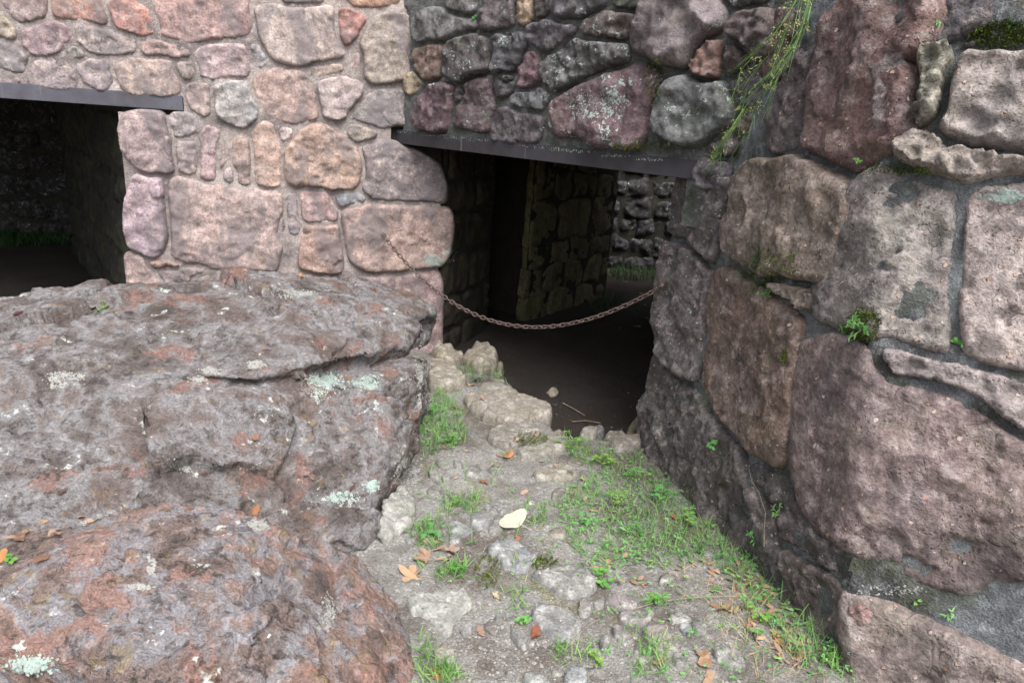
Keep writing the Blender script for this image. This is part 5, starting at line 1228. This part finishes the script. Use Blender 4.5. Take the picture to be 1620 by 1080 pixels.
M['twig'] = simple('dry_twig', S(150, 130, 110), S(190, 176, 158), 40, 0.85)
def twig(path, r, label, lift=.012):
    b = Blades(); P3 = []
    for x, y in path:
        h_ = cast(x, y)
        if h_: P3.append(h_[0] + h_[1] * lift)
    for a, c in zip(P3, P3[1:]): b.stem(a, c, r)
    if b.v: tag(b.build('twig', M['twig']), label, 'twig')
twig([(1000, 960), (1040, 955), (1090, 950), (1140, 948), (1200, 946)], .0018, 'long pale dry stalk lying across the path to the leaning wall')
twig([(890, 640), (905, 648), (925, 660)], .004, 'short dark stick on the floor just behind the sill')
twig([(905, 670), (925, 668), (950, 672)], .004, 'thin stick lying between the sill stones')
twig([(905, 1050), (903, 1020), (912, 1000), (932, 992), (948, 984)], .0016, 'bent pale dry stem in the path stones')
twig([(1182, 740), (1195, 760), (1208, 780), (1214, 810), (1212, 840), (1216, 862)], .0018, 'pale bare root trailing down the lowest stones of the leaning wall', .02)
twig([(1150, 900), (1175, 920), (1190, 922)], .003, 'brown stick in the leaf litter by the leaning wall')

# ------------------------------------------------------------------ lichen crusts
M['lichen'] = simple('pale_lichen', S(146, 164, 156), S(178, 192, 184), 140, 0.95, 0.002)
M['lichen_white'] = simple('white_lichen', S(174, 172, 166), S(142, 142, 138), 140, 0.95, 0.002)
def lichen(px0, py, rx, ry, n, label, mat='lichen', size=(.0015, .0045)):
    v, f = [], []; px = px0
    cl = [(rnd.gauss(0, .5), rnd.gauss(0, .5)) for _ in range(7)]
    for _ in range(int(n * 2.2)):
        cx, cy = rnd.choice(cl)
        if isinstance(px0, list): px, py = rnd.choice(px0)
        h_ = cast(px + rx * (cx + rnd.gauss(0, .30)), py + ry * (cy + rnd.gauss(0, .30)))
        if not h_: continue
        p, nn, ob = h_; x = nn.orthogonal().normalized(); y = nn.cross(x); r_ = rnd.uniform(*size); i0 = len(v); m = 7; v.append(tuple(p + nn * .0016))
        for k in range(m):
            a = 6.283 * k / m; rr = r_ * rnd.uniform(.5, 1.3); v.append(tuple(p + (x * math.cos(a) + y * math.sin(a)) * rr + nn * .0005))
        for k in range(m): f.append((i0, i0 + 1 + k, i0 + 1 + (k + 1) % m))
    if v: tag(link_mesh('lichen', v, f, M[mat]), label, 'lichen', kind='stuff')
lichen(510, 603, 26, 18, 420, 'mint green lichen patch under the overhang of the huge boulder')
lichen(580, 606, 24, 9, 240, 'second mint lichen patch right of the first under the overhang')
lichen(592, 768, 12, 9, 130, 'mint lichen patch low on the right end of the huge boulder')
lichen(545, 785, 26, 10, 110, 'lichen specks near the foot of the huge boulder')
lichen(672, 590, 10, 50, 240, 'white lichen streak along the right edge of the huge boulder', 'lichen_white', (.002, .005))
lichen(640, 735, 14, 40, 260, 'grey white lichen on the lower right corner of the huge boulder', 'lichen_white', (.002, .006))
lichen(470, 463, 36, 6, 170, 'white lichen line on the top of the huge boulder', 'lichen_white')
lichen(95, 600, 26, 10, 160, 'white lichen blotch on the left of the huge boulder', 'lichen_white')
lichen(335, 590, 20, 10, 160, 'white lichen blotch in the middle of the huge boulder', 'lichen_white')
lichen(405, 578, 12, 6, 90, 'small white lichen blotch beside the ridge of the huge boulder', 'lichen_white')
lichen(410, 832, 18, 9, 120, 'white lichen line in the crack between the boulders', 'lichen_white')
lichen(285, 735, 16, 8, 90, 'white lichen specks on the lower slope of the huge boulder', 'lichen_white')
lichen(220, 928, 12, 6, 60, 'cream lichen blotch on the rust pink boulder', 'lichen_white')
lichen(240, 895, 5, 12, 40, 'cream lichen dots on the top of the rust pink boulder', 'lichen_white')
lichen(515, 965, 14, 26, 130, 'bluish white lichen on the right of the rust pink boulder', 'lichen_white', (.001, .004))
lichen(60, 1050, 50, 14, 170, 'white lichen blotches on the dark flat rock', 'lichen', (.0015, .005))
lichen(1640 - 40, 310, 30, 8, 160, 'pale lichen under the ledge stone at the right', 'lichen', (.002, .005))
lichen(960, 160, 30, 24, 150, 'mint lichen dots on the big purple stone over the lintel', 'lichen', (.002, .005))
lichen(1420, 932, 60, 8, 45, 'white salt crust along the pale mortar band', 'lichen_white', (.001, .004))
lichen(690, 412, 20, 8, 200, 'pale crust on the lower corner of the door jamb stone', 'lichen', (.002, .005))
lichen([(x_, 206 + (x_ - 640) * .113 + 2) for x_ in (650, 700, 735, 770, 850, 880, 905, 930, 985, 1040)], 0, 26, 2.2, 150, 'pale lime crust along the top edge of the dark steel lintel', 'lichen', (.001, .003))
